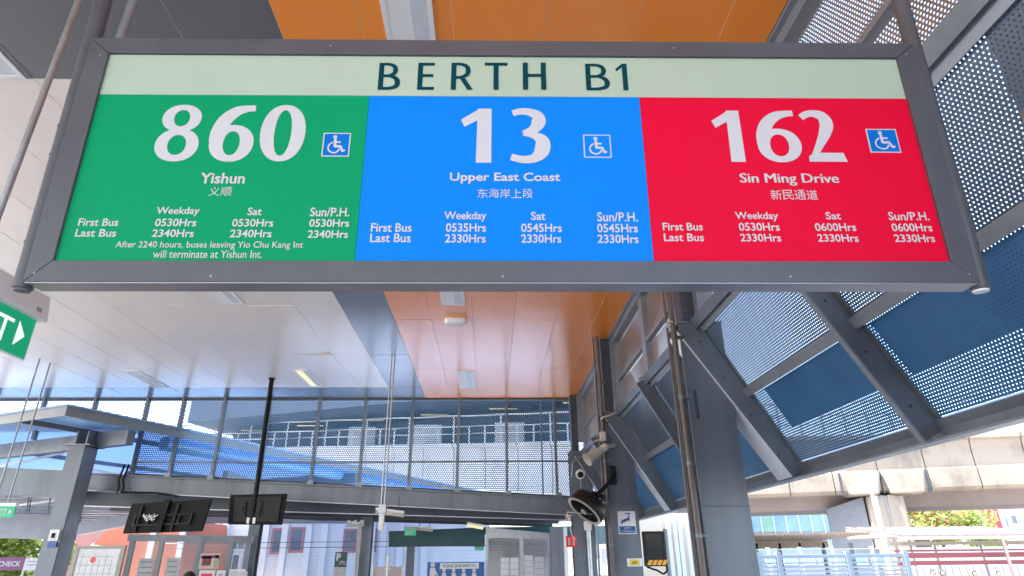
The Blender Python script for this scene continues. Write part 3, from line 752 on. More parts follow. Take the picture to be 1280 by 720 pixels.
# camera notice and yellow notice on the fan column
cY = 9.8
a, b, c, d = rectY(772.7, 639, 794.7, 667.5, cY - .01)
t = thing('camera_notice', ((a + b) / 2, cY, c), 'white and blue notice with a security camera picture, CCTV in Operation', 'notice')
MB().box((a, cY - .008, c), (b, cY - .001, d)).build('plate', white_pl, t)
hb_ = c + (d - c) * .34
MB().box((a + .012, cY - .0085, c + .012), (b - .012, cY - .0082, hb_)).build('blue_band', bluesign, t)
O = Vector((a, cY - .0086, c)); W_ = b - a; H_ = d - c
write('CCTV', O, UX, UZ, W_ * .32, W_ * .68, H_ * .20, H_ * .29, c_white, t, .02, lift=.0012)
write('in Operation', O, UX, UZ, W_ * .12, W_ * .88, H_ * .07, H_ * .16, c_white, t, .02, lift=.0012)
pen = Pen(O, UX, UZ)
pen.poly([(W_ * .40, H_ * .88), (W_ * .75, H_ * .88), (W_ * .75, H_ * .92), (W_ * .40, H_ * .92)])
pen.poly([(W_ * .60, H_ * .68), (W_ * .66, H_ * .68), (W_ * .66, H_ * .88), (W_ * .60, H_ * .88)])
pen.poly([(W_ * .18, H_ * .46), (W_ * .62, H_ * .60), (W_ * .68, H_ * .50), (W_ * .66, H_ * .72), (W_ * .58, H_ * .72), (W_ * .26, H_ * .62)])
pen.poly([(W_ * .14, H_ * .44), (W_ * .22, H_ * .42), (W_ * .30, H_ * .60), (W_ * .22, H_ * .62)])
pen.mb.build('camera_symbol', bluesign, t)
a, b, c, d = rectY(784, 698, 803, 708, cY - .01)
t = thing('small_notice', ((a + b) / 2, cY, c), 'small white and yellow notice low on the fan column', 'notice')
MB().box((a, cY - .006, c), (b, cY - .001, d)).build('plate', white_pl, t)
MB().box((a + .04, cY - .0068, c + .012), (b - .04, cY - .0062, d - .012)).build('yellow_patch', yellow, t)
MB().box((a + .07, cY - .0076, c + .05), (b - .07, cY - .0071, c + .062)).box((a + .07, cY - .0076, c + .03), (b - .1, cY - .0071, c + .038)).build('printed_line', c_dark, t)

# fan
fc = onY(733.5, 634.5, 9.45)
fn = (RW @ Vector((-.60, -.60, .50))).normalized()
fan = thing('wall_fan', fc, 'round black fan tilted down from its bracket on the steel column', 'fan')
fr = .272
MB().lathe(fc, fn, [(.055, fr - .012), (.06, fr + .004), (.03, fr + .012), (-.09, fr), (-.13, fr - .03), (-.132, fr - .05)], 40).build('rim', black_s, fan, smooth=True)
MB().lathe(fc, fn, [(.058, fr - .004), (.074, fr + .006), (.074, fr - .034), (.058, fr - .036)], 40).build('ring', cream_pl, fan, smooth=True)
fx = fn.cross(UZ).normalized(); fy = fn.cross(fx)
def fp(r, a, h): return fc + fn * h + (fx * math.cos(a) + fy * math.sin(a)) * r
wire = MB()
for k in range(36):
    a = 2 * math.pi * k / 36
    wire.tube(fp(.05, a, .082), fp(.2, a, .086), .0016, 4, caps=False); wire.tube(fp(.2, a, .086), fp(fr - .01, a, .06), .0016, 4, caps=False)
for r_, h_ in ((.12, .085), (.2, .087), (.26, .075)):
    wire.path([fp(r_, 2 * math.pi * k / 28, h_) for k in range(29)], .0018, 4)
wire.build('front_grille', black_s, fan)
wire = MB()
for k in range(30):
    a = 2 * math.pi * k / 30
    wire.tube(fp(.07, a, -.12), fp(fr - .02, a, -.07), .002, 4, caps=False)
wire.build('rear_grille', black_s, fan)
MB().lathe(fc, fn, [(.088, .001), (.088, .045), (.078, .055), (.06, .055)], 24).build('hub_badge', galv, fan, smooth=True)
MB().lathe(fc, fn, [(-.26, .001), (-.26, .06), (-.24, .08), (-.10, .085), (-.06, .06)], 24).build('motor', black_s, fan, smooth=True)
for k in range(3):
    bl = MB(); a0_ = 2 * math.pi * k / 3
    L1, L2 = [], []
    for j in range(7):
        r_ = .05 + j * .036; sp_ = .35 + .35 * math.sin(j / 6 * math.pi)
        L1.append(fp(r_, a0_ - sp_ * .5, .02)); L2.append(fp(r_, a0_ + sp_ * .9, -.035))
    for j in range(6): bl.face([L1[j], L1[j + 1], L2[j + 1], L2[j]])
    bl.build('blade', black, fan)
arm0 = fc - fn * .2; arm1 = Vector((1.92, 9.74, 2.78))
MB().path([arm0, (arm0 + arm1) / 2 + Vector((0, 0, -.03)), arm1], .03, 10).build('arm', black_s, fan, smooth=False)
MB().box((1.83, 9.72, 2.62), (1.93, 9.77, 2.90)).build('wall_bracket', black_s, fan, bevel=.01)
MB().path([fc - fn * .12 + fy * .3, fc + Vector((-.28, .1, -.05)), fc + Vector((-.22, .15, -.35)), fc + Vector((-.17, .2, -.42))], .008).build('cord', cream_pl, fan)
sc_ = onY(750, 623, 9.4)
t = thing('small_camera', sc_, 'small black camera with silver lens above the fan', 'camera')
MB().lathe(sc_, (-.3, -1, -.3), [(-.09, .001), (-.09, .05), (.03, .05), (.05, .045), (.05, .001)], 16).build('body', black_s, t, smooth=True)
MB().lathe(sc_, (-.3, -1, -.3), [(.052, .022), (.056, .022), (.056, .001)], 16).build('lens', galv, t)
MB().tube(sc_, sc_ + Vector((.12, .25, -.05)), .02).build('bracket', steel_lt, t)
# horn speaker
h0 = onY(758, 558, 9.62); h1 = onY(734.5, 574, 9.52)
t = thing('horn_speaker', h0, 'cream horn loudspeaker pointing down left from the fan column', 'loudspeaker')
ax = (h1 - h0)
L_ = ax.length
MB().lathe(h0, ax, [(0, .001), (0, .055), (.07, .062), (.09, .05), (L_ * .5, .07), (L_ * .8, .075), (L_, .098), (L_ + .012, .102), (L_ + .01, .09), (L_ * .8, .062), (L_ * .55, .05), (L_ * .5, .001)], 28).build('horn', cream_pl, t, smooth=True)
MB().bar(h0, h0 + Vector((.14, .12, .03)), .05, .05).build('bracket', cream_pl, t)
jb = onY(753.5, 545.5, 9.66)
t = thing('junction_box', jb, 'cream junction box on the downpipe above the horn speaker', 'junction box')
MB().box(jb - Vector((.045, .03, .07)), jb + Vector((.045, .03, .07))).build('box', cream_pl, t, bevel=.006)
MB().path([onY(740, 553, 9.6), onY(750, 549, 9.63)], .012).build('conduit', cream_pl, t)
t = thing('curved_cable', onY(752, 524, 9.6), 'cream cable curving from the downpipe to the awning rib', 'cable', 'cream cables')
MB().path([onY(x, y, Y) for x, y, Y in ((751, 524, 9.65), (755, 521, 9.6), (763, 519, 9.6), (772, 515, 9.7), (781, 514, 9.8))], .014).build('cable', cream_pl, t)
t = thing('curved_cable', onY(799, 475, 7.8), 'cream cable stub beside the middle awning rib', 'cable', 'cream cables')
MB().path([onY(x, y, Y) for x, y, Y in ((797.5, 475, 7.7), (799, 473, 7.7), (807, 471, 7.75), (815, 468, 7.8))], .012).build('cable', cream_pl, t)
t = thing('pipe_hook', onY(835, 404, 5.7), 'small cream hook on the left side of the broad column pipe', 'hook')
MB().path([onY(x, y, 5.6) for x, y in ((838, 406), (834, 409), (833, 405), (836, 401), (841, 403))], .008).build('hook', cream_pl, t)
# dome camera and its cable
dp = onY(725.5, 593, 13.6)
t = thing('dome_camera', dp, 'white round dome camera on the far column above the fan', 'camera')
MB().lathe(dp, (-.1, -1, -.35), [(-.06, .001), (-.06, .10), (0, .105), (.03, .095), (.04, .07), (.035, .068)], 24).build('housing', white_pl, t, smooth=True)
MB().lathe(dp, (-.1, -1, -.35), [(.03, .066), (.06, .055), (.085, .03), (.09, .001)], 20).build('dome', black_s, t, smooth=True)
MB().tube(dp + Vector((0, .02, -.1)), dp + Vector((0, .02, -.45)), .008, 6).build('cable', cream_pl, t)
t = thing('looped_conduit', onY(717, 590, 13.5), 'grey looped conduit at the right end of the perforated screen', 'conduit')
MB().path([onY(x, y, 13.55) for x, y in ((745, 572), (735, 570), (722, 572), (716, 580), (715, 596))], .018).build('conduit', steel_lt, t)
# white conduit with box on the far column
p = onY(734.6, 657, 13.6)
t = thing('conduit_drop', (p.x, 13.6, 0), 'white junction box with grey conduit running down the far column', 'conduit')
MB().box((p.x - .075, 13.56, p.z - .09), (p.x + .075, 13.66, p.z + .09)).build('box', white_pl, t, bevel=.006)
MB().tube((p.x + .01, 13.62, 0), (p.x + .01, 13.62, p.z - .09), .045, 12).build('pipe', galv, t, smooth=True)
# red sign
a, b, c, d = rectY(707.8, 669.5, 720.5, 684, 13.3)
t = thing('red_sign', ((a + b) / 2, 13.3, c), 'small red sign with white lettering beside the far column', 'sign')
MB().box((a, 13.3, c), (b, 13.34, d)).build('plate', redsign, t, bevel=.004)
W_ = b - a; H_ = d - c
m_ = MB()
for k, (u, hh) in enumerate(((.18, .5), (.30, .34), (.62, .5), (.74, .4))):
    for q in range(4): m_.box((a + W_ * u, 13.296, c + H_ * (.2 + q * .16)), (a + W_ * (u + .09), 13.2985, c + H_ * (.2 + q * .16 + .11)))
m_.build('lettering', c_white, t)
# display board with hazard stripes
Y = 8.6
a, b, c, d = rectY(805, 664, 832, 708, Y)
t = thing('display_board', ((a + b) / 2, Y, 0), 'black framed display board with amber hazard stripes beside the fan column', 'display board')
MB().box((a, Y, c), (b, Y + .07, d)).build('case', black_s, t, bevel=.008)
MB().box((a + .022, Y - .004, c + .085), (b - .03, Y - .001, d - .03)).build('screen', smoke, t)
MB().box((a + .03, Y - .0008, c + .09), (b - .04, Y - .0002, d - .035)).build('insert', paper_g, t)
for k in range(4):
    u = a + .02 + k * (b - a - .05) / 3.6
    if k % 2 == 0 or k == 3: pass
    m_ = MB().face([(u, Y - .003, c + .015), (u + .05, Y - .003, c + .015), (u + .085, Y - .003, c + .075), (u + .035, Y - .003, c + .075)]).build('hazard_stripe', amber, t)
MB().box((b + .012, Y + .02, 0), (b + .05, Y + .07, d + .03)).build('post', steel_lt, t)
MB().path([(a + .02, Y + .03, c), (a + .1, Y, c - .035), (b - .15, Y, c - .04), (b - .06, Y, c - .09), (b - .01, Y, c - .06), (b, Y + .03, c)], .012).build('cable', black, t)

# hanging exit signs and rods
def exit_sign(x0, y0, x1, y1, Y, label, arrow=False, rods=()):
    a, b, c, d = rectY(x0, y0, x1, y1, Y)
    t = thing('exit_sign', ((a + b) / 2, Y, c), label, 'exit sign', 'exit signs')
    MB().box((a, Y, c), (b, Y + .02, d)).build('plate', ex_green, t)
    MB().box((a - .02, Y - .03, d), (b + .02, Y + .05, d + (d - c) * .3)).build('housing', steel_lt if not arrow else white_pl, t, bevel=.004)
    O = Vector((a, Y, c)); W_ = b - a; H_ = d - c
    write('EXIT', O, UX, UZ, W_ * .12, W_ * (.70 if arrow else .88), H_ * .22, H_ * .80, c_white, t, .02, lift=.004)
    if arrow: MB().face([(a + W_ * .77, Y - .004, c + H_ * .25), (a + W_ * .93, Y - .004, c + H_ * .5), (a + W_ * .77, Y - .004, c + H_ * .77)]).build('arrow', c_white, t)
    return t, (a, b, c, d)
t, q = exit_sign(-12, 633, 17.5, 647, 11.1, 'small green EXIT sign with arrow on two long rods at the left edge', True)
for yy in (10.98, 11.27):
    MB().tube((-8.14, yy, q[3] + .05), (-8.14, yy, CZ), .014, 8).build('rod', steel_lt, t)
exit_sign(505.5, 661, 520, 669.5, 15.6, 'small green EXIT sign in front of the teal fascia board')
exit_sign(593.5, 683.5, 604.5, 688, 17.5, 'tiny green EXIT sign at the right end of the white opening')
# twin rods with a fitting
x_, y_ = -1.775, 10.92
z_ = onY(481, 640, y_).z
t = thing('hanging_conduit', (x_, y_, z_), 'pair of long steel rods hanging from the ceiling with a white fitting at the bottom', 'conduit')
for dx in (-.035, .02):
    MB().tube((x_ + dx, y_, z_), (x_ + dx, y_, CZ), .013, 10).build('rod', galv, t, smooth=True)
MB().box((x_ - .05, y_ - .05, z_ - .28), (x_ + .03, y_ + .04, z_ - .02)).build('fitting', white_pl, t, bevel=.008)
MB().box((x_ - .065, y_ - .06, z_ - .02), (x_ + .06, y_ + .05, z_ + .12)).build('bracket', galv, t, bevel=.006)
def batten(x0, y0, x1, y1, Y, label, lit):
    p0, p1 = onY(x0, y0, Y), onY(x1, y1, Y)
    t = thing('batten_light', (p0 + p1) / 2, label, 'strip light', 'strip lights under the rear canopy')
    MB().bar(p0 + Vector((0, 0, .04)), p1 + Vector((0, 0, .04)), .12, .04).build('body', white_pl, t)
    MB().tube(p0, p1, .045, 10).build('tube', lamp_on if lit else cream_pl, t, smooth=True)
    for k in (.2, .8): q = p0.lerp(p1, k); MB().tube(q + Vector((0, 0, .05)), q + Vector((0, 0, .28)), .008, 6).build('hanger', steel_dk, t)
batten(470, 639, 505, 643.5, 11.6, 'cream strip light beside the white fitting on the twin rods', False)
batten(584, 656, 604, 659.5, 15.2, 'glowing yellowish strip light above the door frame', True)
batten(520, 660.5, 541, 662.5, 16.4, 'pale strip light to the right of the green exit sign', False)
batten(436, 655, 450, 657, 15.6, 'pale strip light above the bicycle parking sign', False)

# screens seen from behind
def tv(px, Y, label, name='television'):
    P = [onY(x, y, Y) for x, y in px]        # TL TR BR BL in the picture
    cen = sum(P, Vector()) / 4
    t = thing(name, cen, label, 'television', 'televisions seen from behind')
    n_ = (P[1] - P[0]).cross(P[3] - P[0]).normalized()
    if n_.y > 0: n_ = -n_
    Q = [p + n_ * .0 for p in P]; Bk = [p - n_ * .06 for p in P]
    m_ = MB().hexa([Bk[3], Bk[2], Q[2], Q[3], Bk[0], Bk[1], Q[1], Q[0]]); m_.build('case', black, t, bevel=.01)
    A = lambda u, v, h=0.0: P[0].lerp(P[1], u).lerp(P[3].lerp(P[2], u), v) + n_ * h
    return t, A, n_
t, A, n_ = tv([(287.5, 618.5), (358.5, 617), (352, 656), (284.5, 655.5)], 12.3, 'black television seen from behind on a black pole, right of the two')
MB().hexa([A(.1, .93, .001), A(.93, .93, .001), A(.93, .93, .03), A(.1, .93, .03), A(.1, .08, .001), A(.93, .08, .001), A(.93, .08, .03), A(.1, .08, .03)]).build('rear_cover', black_s, t, bevel=.008)
for u in (.36, .47):
    MB().hexa([A(u, .97, .031), A(u + .05, .97, .031), A(u + .05, .97, .05), A(u, .97, .05), A(u, .78, .031), A(u + .05, .78, .031), A(u + .05, .78, .05), A(u, .78, .05)]).build('clip', galv, t)
for u in (.30, .44, .56): MB().hexa([A(u, .75, .031), A(u + .025, .75, .031), A(u + .025, .75, .07), A(u, .75, .07), A(u, .25, .031), A(u + .025, .25, .031), A(u + .025, .25, .07), A(u, .25, .07)]).build('mount_bar', black_s, t)
cab = MB().path([A(.3, .35, .06), A(.25, .5, .06), A(.27, .66, .06), A(.34, .72, .06)], .008); cab.path([A(.5, .2, .06), A(.6, .3, .06), A(.58, .6, .06), A(.66, .75, .06)], .008); cab.build('cable', steel_dk, t)
tvx = A(.46, .3).x
MB().tube((tvx, 12.28, A(.46, .6).z), (-4.43, 12.33, CZ), .045, 14).build('pole', black, t, smooth=True)
MB().lathe((-4.43, 12.33, CZ), (0, 0, -1), [(0, .065), (.02, .065), (.025, .05)], 16).build('ceiling_flange', black, t)
t, A, n_ = tv([(164.5, 629.5), (264.5, 624), (252, 664), (153, 667)], 11.8, 'wide pair of black television backs on a bracket, left of the two')
MB().hexa([A(.44, .99, .001), A(.50, .99, .001), A(.50, .99, .08), A(.44, .99, .08), A(.44, -.06, .001), A(.50, -.06, .001), A(.50, -.06, .08), A(.44, -.06, .08)]).build('pole', black, t)
for v0, v1, u0, u1_ in ((.42, .46, .1, .83), (.72, .77, .1, .83), (.46, .72, .1, .125), (.46, .72, .66, .68), (.46, .72, .81, .83), (.46, .72, .28, .30), (.1, .95, .60, .625), (.1, .95, .15, .17)):
    MB().hexa([A(u0, v1, .001), A(u1_, v1, .001), A(u1_, v1, .05), A(u0, v1, .05), A(u0, v0, .001), A(u1_, v0, .001), A(u1_, v0, .05), A(u0, v0, .05)]).build('mount_rail', black_s, t)
for k in range(7):
    u = .22 + k * .022; v = .40 + .06 * (k % 3)
    MB().path([A(u, v, .06), A(u + .02, v + .1, .08), A(u + .05, v + .04, .07)], .010).build('white_cable', white_pl, t)

# ================================================================== LEFT CANOPY WITH BLUE ROOF
d1 = Vector((.415, .91, 0)).normalized(); d2 = Vector((-d1.y, d1.x, 0))
C0 = Vector((-7.87, 11.67, 0)); RZ = 4.13
can = thing('roadside_canopy', (C0.x, C0.y, 0), 'long blue lined steel canopy roof running off behind the perforated screen', 'canopy')
def cp(s, t_, z): v = C0 + d1 * s + d2 * t_; return Vector((v.x, v.y, z))
MB().hexa([cp(0, 0, 4.11), cp(30, 0, 4.11), cp(30, .012, 4.11), cp(0, .012, 4.11), cp(0, 0, 4.29), cp(30, 0, 4.29), cp(30, .012, 4.29), cp(0, .012, 4.29)]).build('fascia', steel_lt, can)
MB().hexa([cp(-.012, 0, 4.11), cp(0, 0, 4.11), cp(0, 14, 4.11), cp(-.012, 14, 4.11), cp(-.012, 0, 4.29), cp(0, 0, 4.29), cp(0, 14, 4.29), cp(-.012, 14, 4.29)]).build('fascia', steel_lt, can)
MB().hexa([cp(-.05, -.05, 4.29), cp(30, -.05, 4.29), cp(30, 14, 4.29), cp(-.05, 14, 4.29), cp(-.05, -.05, 4.32), cp(30, -.05, 4.32), cp(30, 14, 4.32), cp(-.05, 14, 4.32)]).build('roof_sheet', clear_roof, can)
for k in range(20):
    s = 1.5 * k
    if k < 1: MB().hexa([cp(s + .05, .1, 4.20), cp(s + 1.45, .1, 4.20), cp(s + 1.45, 1.2, 4.20), cp(s + .05, 1.2, 4.20), cp(s + .05, .1, 4.21), cp(s + 1.45, .1, 4.21), cp(s + 1.45, 1.2, 4.21), cp(s + .05, 1.2, 4.21)]).build('soffit_sheet', blue_roof, can)
for k in (1, 4):
    MB().bar(cp(0.02, k * 1.3, 4.14), cp(30, k * 1.3, 4.14), .07, .10).build('purlin', steel if k > 1 else steel, can)
MB().tube(cp(2.6, .55, 4.04), cp(30, .55, 4.04), .16, 16).build('blue_gutter', blue_roof, can, smooth=True)
for s in (1.35, 9, 17):
    e_ = 1.2 if s < 2 else 0
    MB().bar(cp(s, -.05, 3.93), cp(s, 13.5, 3.93), .16, .30).build('main_beam', steel, can)
# column at px ~ 97
LC = onY(97, 560, 12.9)
can_c = thing('canopy_column', (LC.x, 12.9, 0), 'grey steel canopy column at the left carrying small notices', 'column')
ibeam_col(LC.x - .18, LC.x + .14, 12.9, .01, 3.78, can_c, dep=.42)
MB().box((LC.x - .26, 12.85, 3.78), (LC.x + .24, 13.4, 3.80)).build('cap_plate', steel_lt, can_c)
for dx in (-.12, .1): MB().box((LC.x + dx, 12.95, 3.80), (LC.x + dx + .02, 13.25, 4.08)).build('stiffener', steel_lt, can_c)
MB().box((LC.x + .13, 12.93, 0.02), (LC.x + .142, 13.31, 3.77)).build('side_plate', steel_lt, can_c)
a, b, c, d = rectY(62, 662, 74, 676, 12.88)
MB().box((a, 12.86, c), (b, 12.895, d)).build('notice', paper, can_c); MB().box((a + .05, 12.853, c + .05), (b - .06, 12.858, d - .06)).build('print', black, can_c)
a, b, c, d = rectY(60, 678, 71, 684, 12.88)
MB().box((a, 12.86, c), (b, 12.895, d)).build('notice', bluesign, can_c)
# lower louvred canopy with bright slots
lv = thing('louvre_canopy', (-14, 17, 2.6), 'low grey canopy of steel louvres with bright slots at the left', 'canopy')
for k in range(13):
    y0 = 14.9 + k * .95; z = 3.30 - .012 * k
    MB().bar((-26, y0, z), (-5.4, y0, z - .18), .60 if k % 3 else .42, .05).build('slat', steel, lv)
for k in range(5):
    x0 = -22 + k * 4
    MB().bar((x0, 14.7, 3.42), (x0, 27.5, 3.3), .12, .16).build('cross_beam', steel_lt, lv)
for k, (x0, y0, x1, y1) in enumerate(((100, 584, 168, 597), (0, 583, 80, 566), (0, 617, 78, 622), (20, 632, 80, 624), (98, 616, 200, 630), (105, 626, 160, 628))):
    MB().tube(onY(x0, y0, 14.75), onY(x1, y1, 14.75), .028, 6).build('slot_light_line', white_pl, lv)  # white tubes drawn in for daylight showing through the slots
MB().bar(onY(-30, 600, 14.2), onY(95, 606, 14.2), .2, .55).build('back_beam', steel, lv)
MB().bar(onY(-60, 655, 22), onY(95, 660, 22), .3, .75).build('back_beam', steel_lt, lv)
MB().bar(onY(98, 662, 21), onY(165, 649, 21), .3, .34).build('back_beam', steel_lt, lv)
for xq in (36, 60, 33):
    MB().tube(onY(xq, 640, 14.6), onY(xq + 3, 622, 14.6), .012, 6).build('hanger', steel_dk, lv)
# ================================================================== REAR CANOPY below the beam
rc = thing('rear_canopy', (-3, 17, 2.3), 'low dark canopy behind the main beam with ribbed grey soffit', 'canopy')
zl, zr = onY(420, 641, 14.7).z, onY(660, 648, 14.7).z
def zc(x): 
    xa, xb = onY(420, 641, 14.7).x, onY(660, 648, 14.7).x
    return zl + (zr - zl) * (x - xa) / (xb - xa)
xl_, xr_ = -9.2, 1.7
MB().hexa([(xl_, 14.7, zc(xl_)), (xr_, 14.7, zc(xr_)), (xr_, 14.74, zc(xr_)), (xl_, 14.74, zc(xl_)), (xl_, 14.7, zc(xl_) + .34), (xr_, 14.7, zc(xr_) + .34), (xr_, 14.74, zc(xr_) + .34), (xl_, 14.74, zc(xl_) + .34)]).build('fascia', steel_dk, rc)
MB().bar((xl_, 14.68, zc(xl_) - .012), (xr_, 14.68, zc(xr_) - .012), .06, .02).build('fascia_trim', galv, rc)
nx = 22
for k in range(nx):
    xa = xl_ + (xr_ - xl_) * k / nx; xb = xa + (xr_ - xl_) / nx * .93
    z = lambda x: zc(x) + .10 + (.05 if k % 2 else 0)
    MB().hexa([(xa, 14.74, z(xa)), (xb, 14.74, z(xb)), (xb, 19.2, z(xb)), (xa, 19.2, z(xa)), (xa, 14.74, z(xa) + .03), (xb, 14.74, z(xb) + .03), (xb, 19.2, z(xb) + .03), (xa, 19.2, z(xa) + .03)]).build('soffit_panel', steel_lt if k % 2 else steel, rc)
MB().hexa([(xl_ - .2, 14.55, zc(xl_) + .36), (xr_ + .2, 14.55, zc(xr_) + .36), (xr_ + .2, 19.6, zc(xr_) + .42), (xl_ - .2, 19.6, zc(xl_) + .42), (xl_ - .2, 14.55, zc(xl_) + .39), (xr_ + .2, 14.55, zc(xr_) + .39), (xr_ + .2, 19.6, zc(xr_) + .45), (xl_ - .2, 19.6, zc(xl_) + .45)]).build('roof_sheet', blue_top, rc)  # unseen top sheet added, coloured for its reflection in the ceiling
for y in (16.2, 17.8): MB().bar((xl_, y, zc(xl_) + .04), (xr_, y, zc(xr_) + .04), .10, .12).build('soffit_beam', steel_dk, rc)
fa = MB(); a, b, c, d = rectY(486, 664, 606, 683, 17.2)
tb = thing('fascia_board', ((a + b) / 2, 17.2, c), 'wide dark teal board hanging above the white opening', 'fascia')
p = [onY(486, 683, 17.2), onY(606, 683, 17.2), onY(606, 659, 17.2), onY(486, 664, 17.2)]
q = [v + Vector((0, .08, 0)) for v in p]
MB().hexa([p[0], p[1], q[1], q[0], p[3], p[2], q[2], q[3]]).build('board', teal, tb)
p = [onY(606, 668, 17.3), onY(760, 671, 17.3), onY(760, 657, 17.3), onY(606, 659, 17.3)]; q = [v + Vector((0, .08, 0)) for v in p]
MB().hexa([p[0], p[1], q[1], q[0], p[3], p[2], q[2], q[3]]).build('board', teal, tb)
def post(x0, x1, y0, Y, lb, m=steel, dep=.25):
    a = onY(x0, (y0 + 720) / 2, Y).x; b = onY(x1, (y0 + 720) / 2, Y).x; z = onY((x0 + x1) / 2, y0, Y).z
    t = thing('canopy_post', ((a + b) / 2, Y, 0), lb, 'post', 'posts under the rear canopy')
    MB().box((a, Y, 0), (b, Y + .02, z)).box((a, Y + dep, 0), (b, Y + dep + .02, z)).box(((a + b) / 2 - .01, Y + .02, 0), ((a + b) / 2 + .01, Y + dep, z)).build('shaft', m, t)
    MB().box((a - .05, Y - .05, 0), (b + .05, Y + dep + .07, .015)).build('base_plate', m, t)
post(450, 463, 646, 16.0, 'dark canopy post between the bicycle sign and the exit sign')
post(508, 517, 668, 19.0, 'dark canopy post under the left part of the teal board')
post(308, 321, 640, 14.9, 'dark post at the right end of the glazed notice screen')
post(689, 705.5, 658, 15.2, 'blue grey post to the right of the glazed door', steel_lt)
post(705.8, 710, 659, 15.0, 'slim white post beside the red sign', white_pl, .1)

# glazed notice screen at the left
gY = 14.2
gs = thing('glazed_screen', (onY(240, 690, gY).x, gY, 0), 'grey framed glazed screen with paper notices under the televisions', 'screen')
zt = onY(240, 675, gY).z
for x0, x1 in ((157.5, 164), (195, 201), (244, 251), (283, 289), (304, 310)):
    a, b = onY(x0, 697, gY).x, onY(x1, 697, gY).x
    MB().box((a, gY, 0), (b, gY + .06, zt)).build('mullion', steel, gs, bevel=.003)
p0, p1 = onY(160, 672, gY), onY(314, 681, gY)
MB().bar((p0.x, gY + .03, zt + .06), (p1.x, gY + .03, zt + .0), .09, .13).build('header', steel, gs)
MB().box((onY(160, 697, gY).x, gY + .025, .1), (onY(306, 697, gY).x, gY + .035, zt)).build('glass', clear, gs)
for (x0, y0, x1, y1, m) in ((249, 692, 274, 711, mat('poster_beige', (.58, .48, .35), .5)), (248, 713, 268, 726, paper), (270, 713, 281, 726, paper), (285.5, 711.5, 305.5, 728, paper), (171, 698, 190, 730, paper_g), (206, 697, 222, 730, paper_g)):
    a, b, c, d = rectY(x0, y0, x1, y1, gY - .02)
    o = MB().box((a, gY - .012, c), (b, gY - .004, d)).build('notice', m, gs)
    if x0 == 249:
        MB().box((a + .02, gY - .016, d - .09), (b - .02, gY - .0125, d - .03)).build('print', purple, o)
        MB().box((a + .06, gY - .016, c + .06), (a + .24, gY - .0125, c + .24)).build('print', maroon, o)
        MB().box((a + .3, gY - .016, c + .02), (b - .02, gY - .0125, c + .26)).build('print', cream, o)
    elif x0 in (171, 206):
        for k in range(4): MB().box((a + .03, gY - .016, d - .08 - k * .1), (b - .03, gY - .0125, d - .06 - k * .1)).build('print', steel, o)
    elif x0 == 285.5:
        for k in range(2): MB().box((a + .03 + k * .19, gY - .016, c + .05), (a + .19 + k * .19, gY - .0125, d - .04)).build('print', c_white, o)
    else: MB().box((a + .05, gY - .016, c + .02), (b - .05, gY - .0125, d - .06)).build('print', redsign if x0 == 248 else paper_g, o)
# map board
mY = 11.6
a, b, c, d = rectY(86, 682, 150, 745, mY)
t = thing('map_board', ((a + b) / 2, mY, 0), 'cream framed map board with a red spot, left of the glazed screen', 'notice board')
e = .07
MB().box((a, mY, c), (a + e, mY + .06, d)).build('frame', cream, t, bevel=.004); MB().box((b - e, mY, c), (b, mY + .06, d)).build('frame', cream, t, bevel=.004)
MB().box((a + e, mY, d - e * .7), (b - e, mY + .06, d)).build('frame', cream, t, bevel=.004)
MB().box((a + e, mY + .02, c), (b - e, mY + .03, d - e * .7)).build('map_sheet', paper, t)
r0 = onY(115.5, 700, mY)
MB().lathe((r0.x, mY + .019, r0.z), (0, -1, 0), [(0, .001), (.001, .045), (0, .046)], 16).build('red_spot', redsign, t)
m_ = MB()
for k in range(7): u = a + .15 + k * .1; m_.box((u, mY + .0185, c + .1 + (k % 3) * .1), (u + .012, mY + .0195, d - .12 - (k % 2) * .1))
for k in range(5): m_.box((a + .12, mY + .0175, c + .2 + k * .13), (b - .15, mY + .0182, c + .21 + k * .13))
m_.build('map_lines', paper_g, t)
for x in (a + .03, b - .03): MB().tube((x, mY + .03, 0), (x, mY + .03, c + .02), .03, 8).build('leg', cream, t)

# door partition
dY = 15.6
P0, P1 = onY(606.5, 659, dY), onY(688, 666.5, dY)
dr = thing('glazed_door', ((P0.x + P1.x) / 2, dY, 0), 'silver framed glazed double door under the rear canopy', 'door')
def ztd(x): return P0.z + (P1.z - P0.z) * (x - P0.x) / (P1.x - P0.x)
X_ = lambda px: onY(px, 690, dY).x
for x0, x1 in ((607, 610.5), (649.5, 654.5), (685.5, 689)):
    MB().hexa([(X_(x0), dY, 0), (X_(x1), dY, 0), (X_(x1), dY + .08, 0), (X_(x0), dY + .08, 0), (X_(x0), dY, ztd(X_(x0))), (X_(x1), dY, ztd(X_(x1))), (X_(x1), dY + .08, ztd(X_(x1))), (X_(x0), dY + .08, ztd(X_(x0)))]).build('frame_post', galv, dr)
xa, xb = X_(610.5), X_(685.5)
MB().hexa([(xa, dY + .005, ztd(xa) - .22), (xb, dY + .005, ztd(xb) - .14), (xb, dY + .07, ztd(xb) - .14), (xa, dY + .07, ztd(xa) - .22), (xa, dY + .005, ztd(xa)), (xb, dY + .005, ztd(xb)), (xb, dY + .07, ztd(xb)), (xa, dY + .07, ztd(xa))]).build('header', galv, dr)
MB().box((X_(610.5), dY + .03, .05), (X_(649.5), dY + .04, ztd(xa) - .24)).build('pane', clear, dr)
MB().box((X_(654.5), dY + .03, .05), (X_(685.5), dY + .04, ztd(xb) - .16)).build('pane', clear, dr)
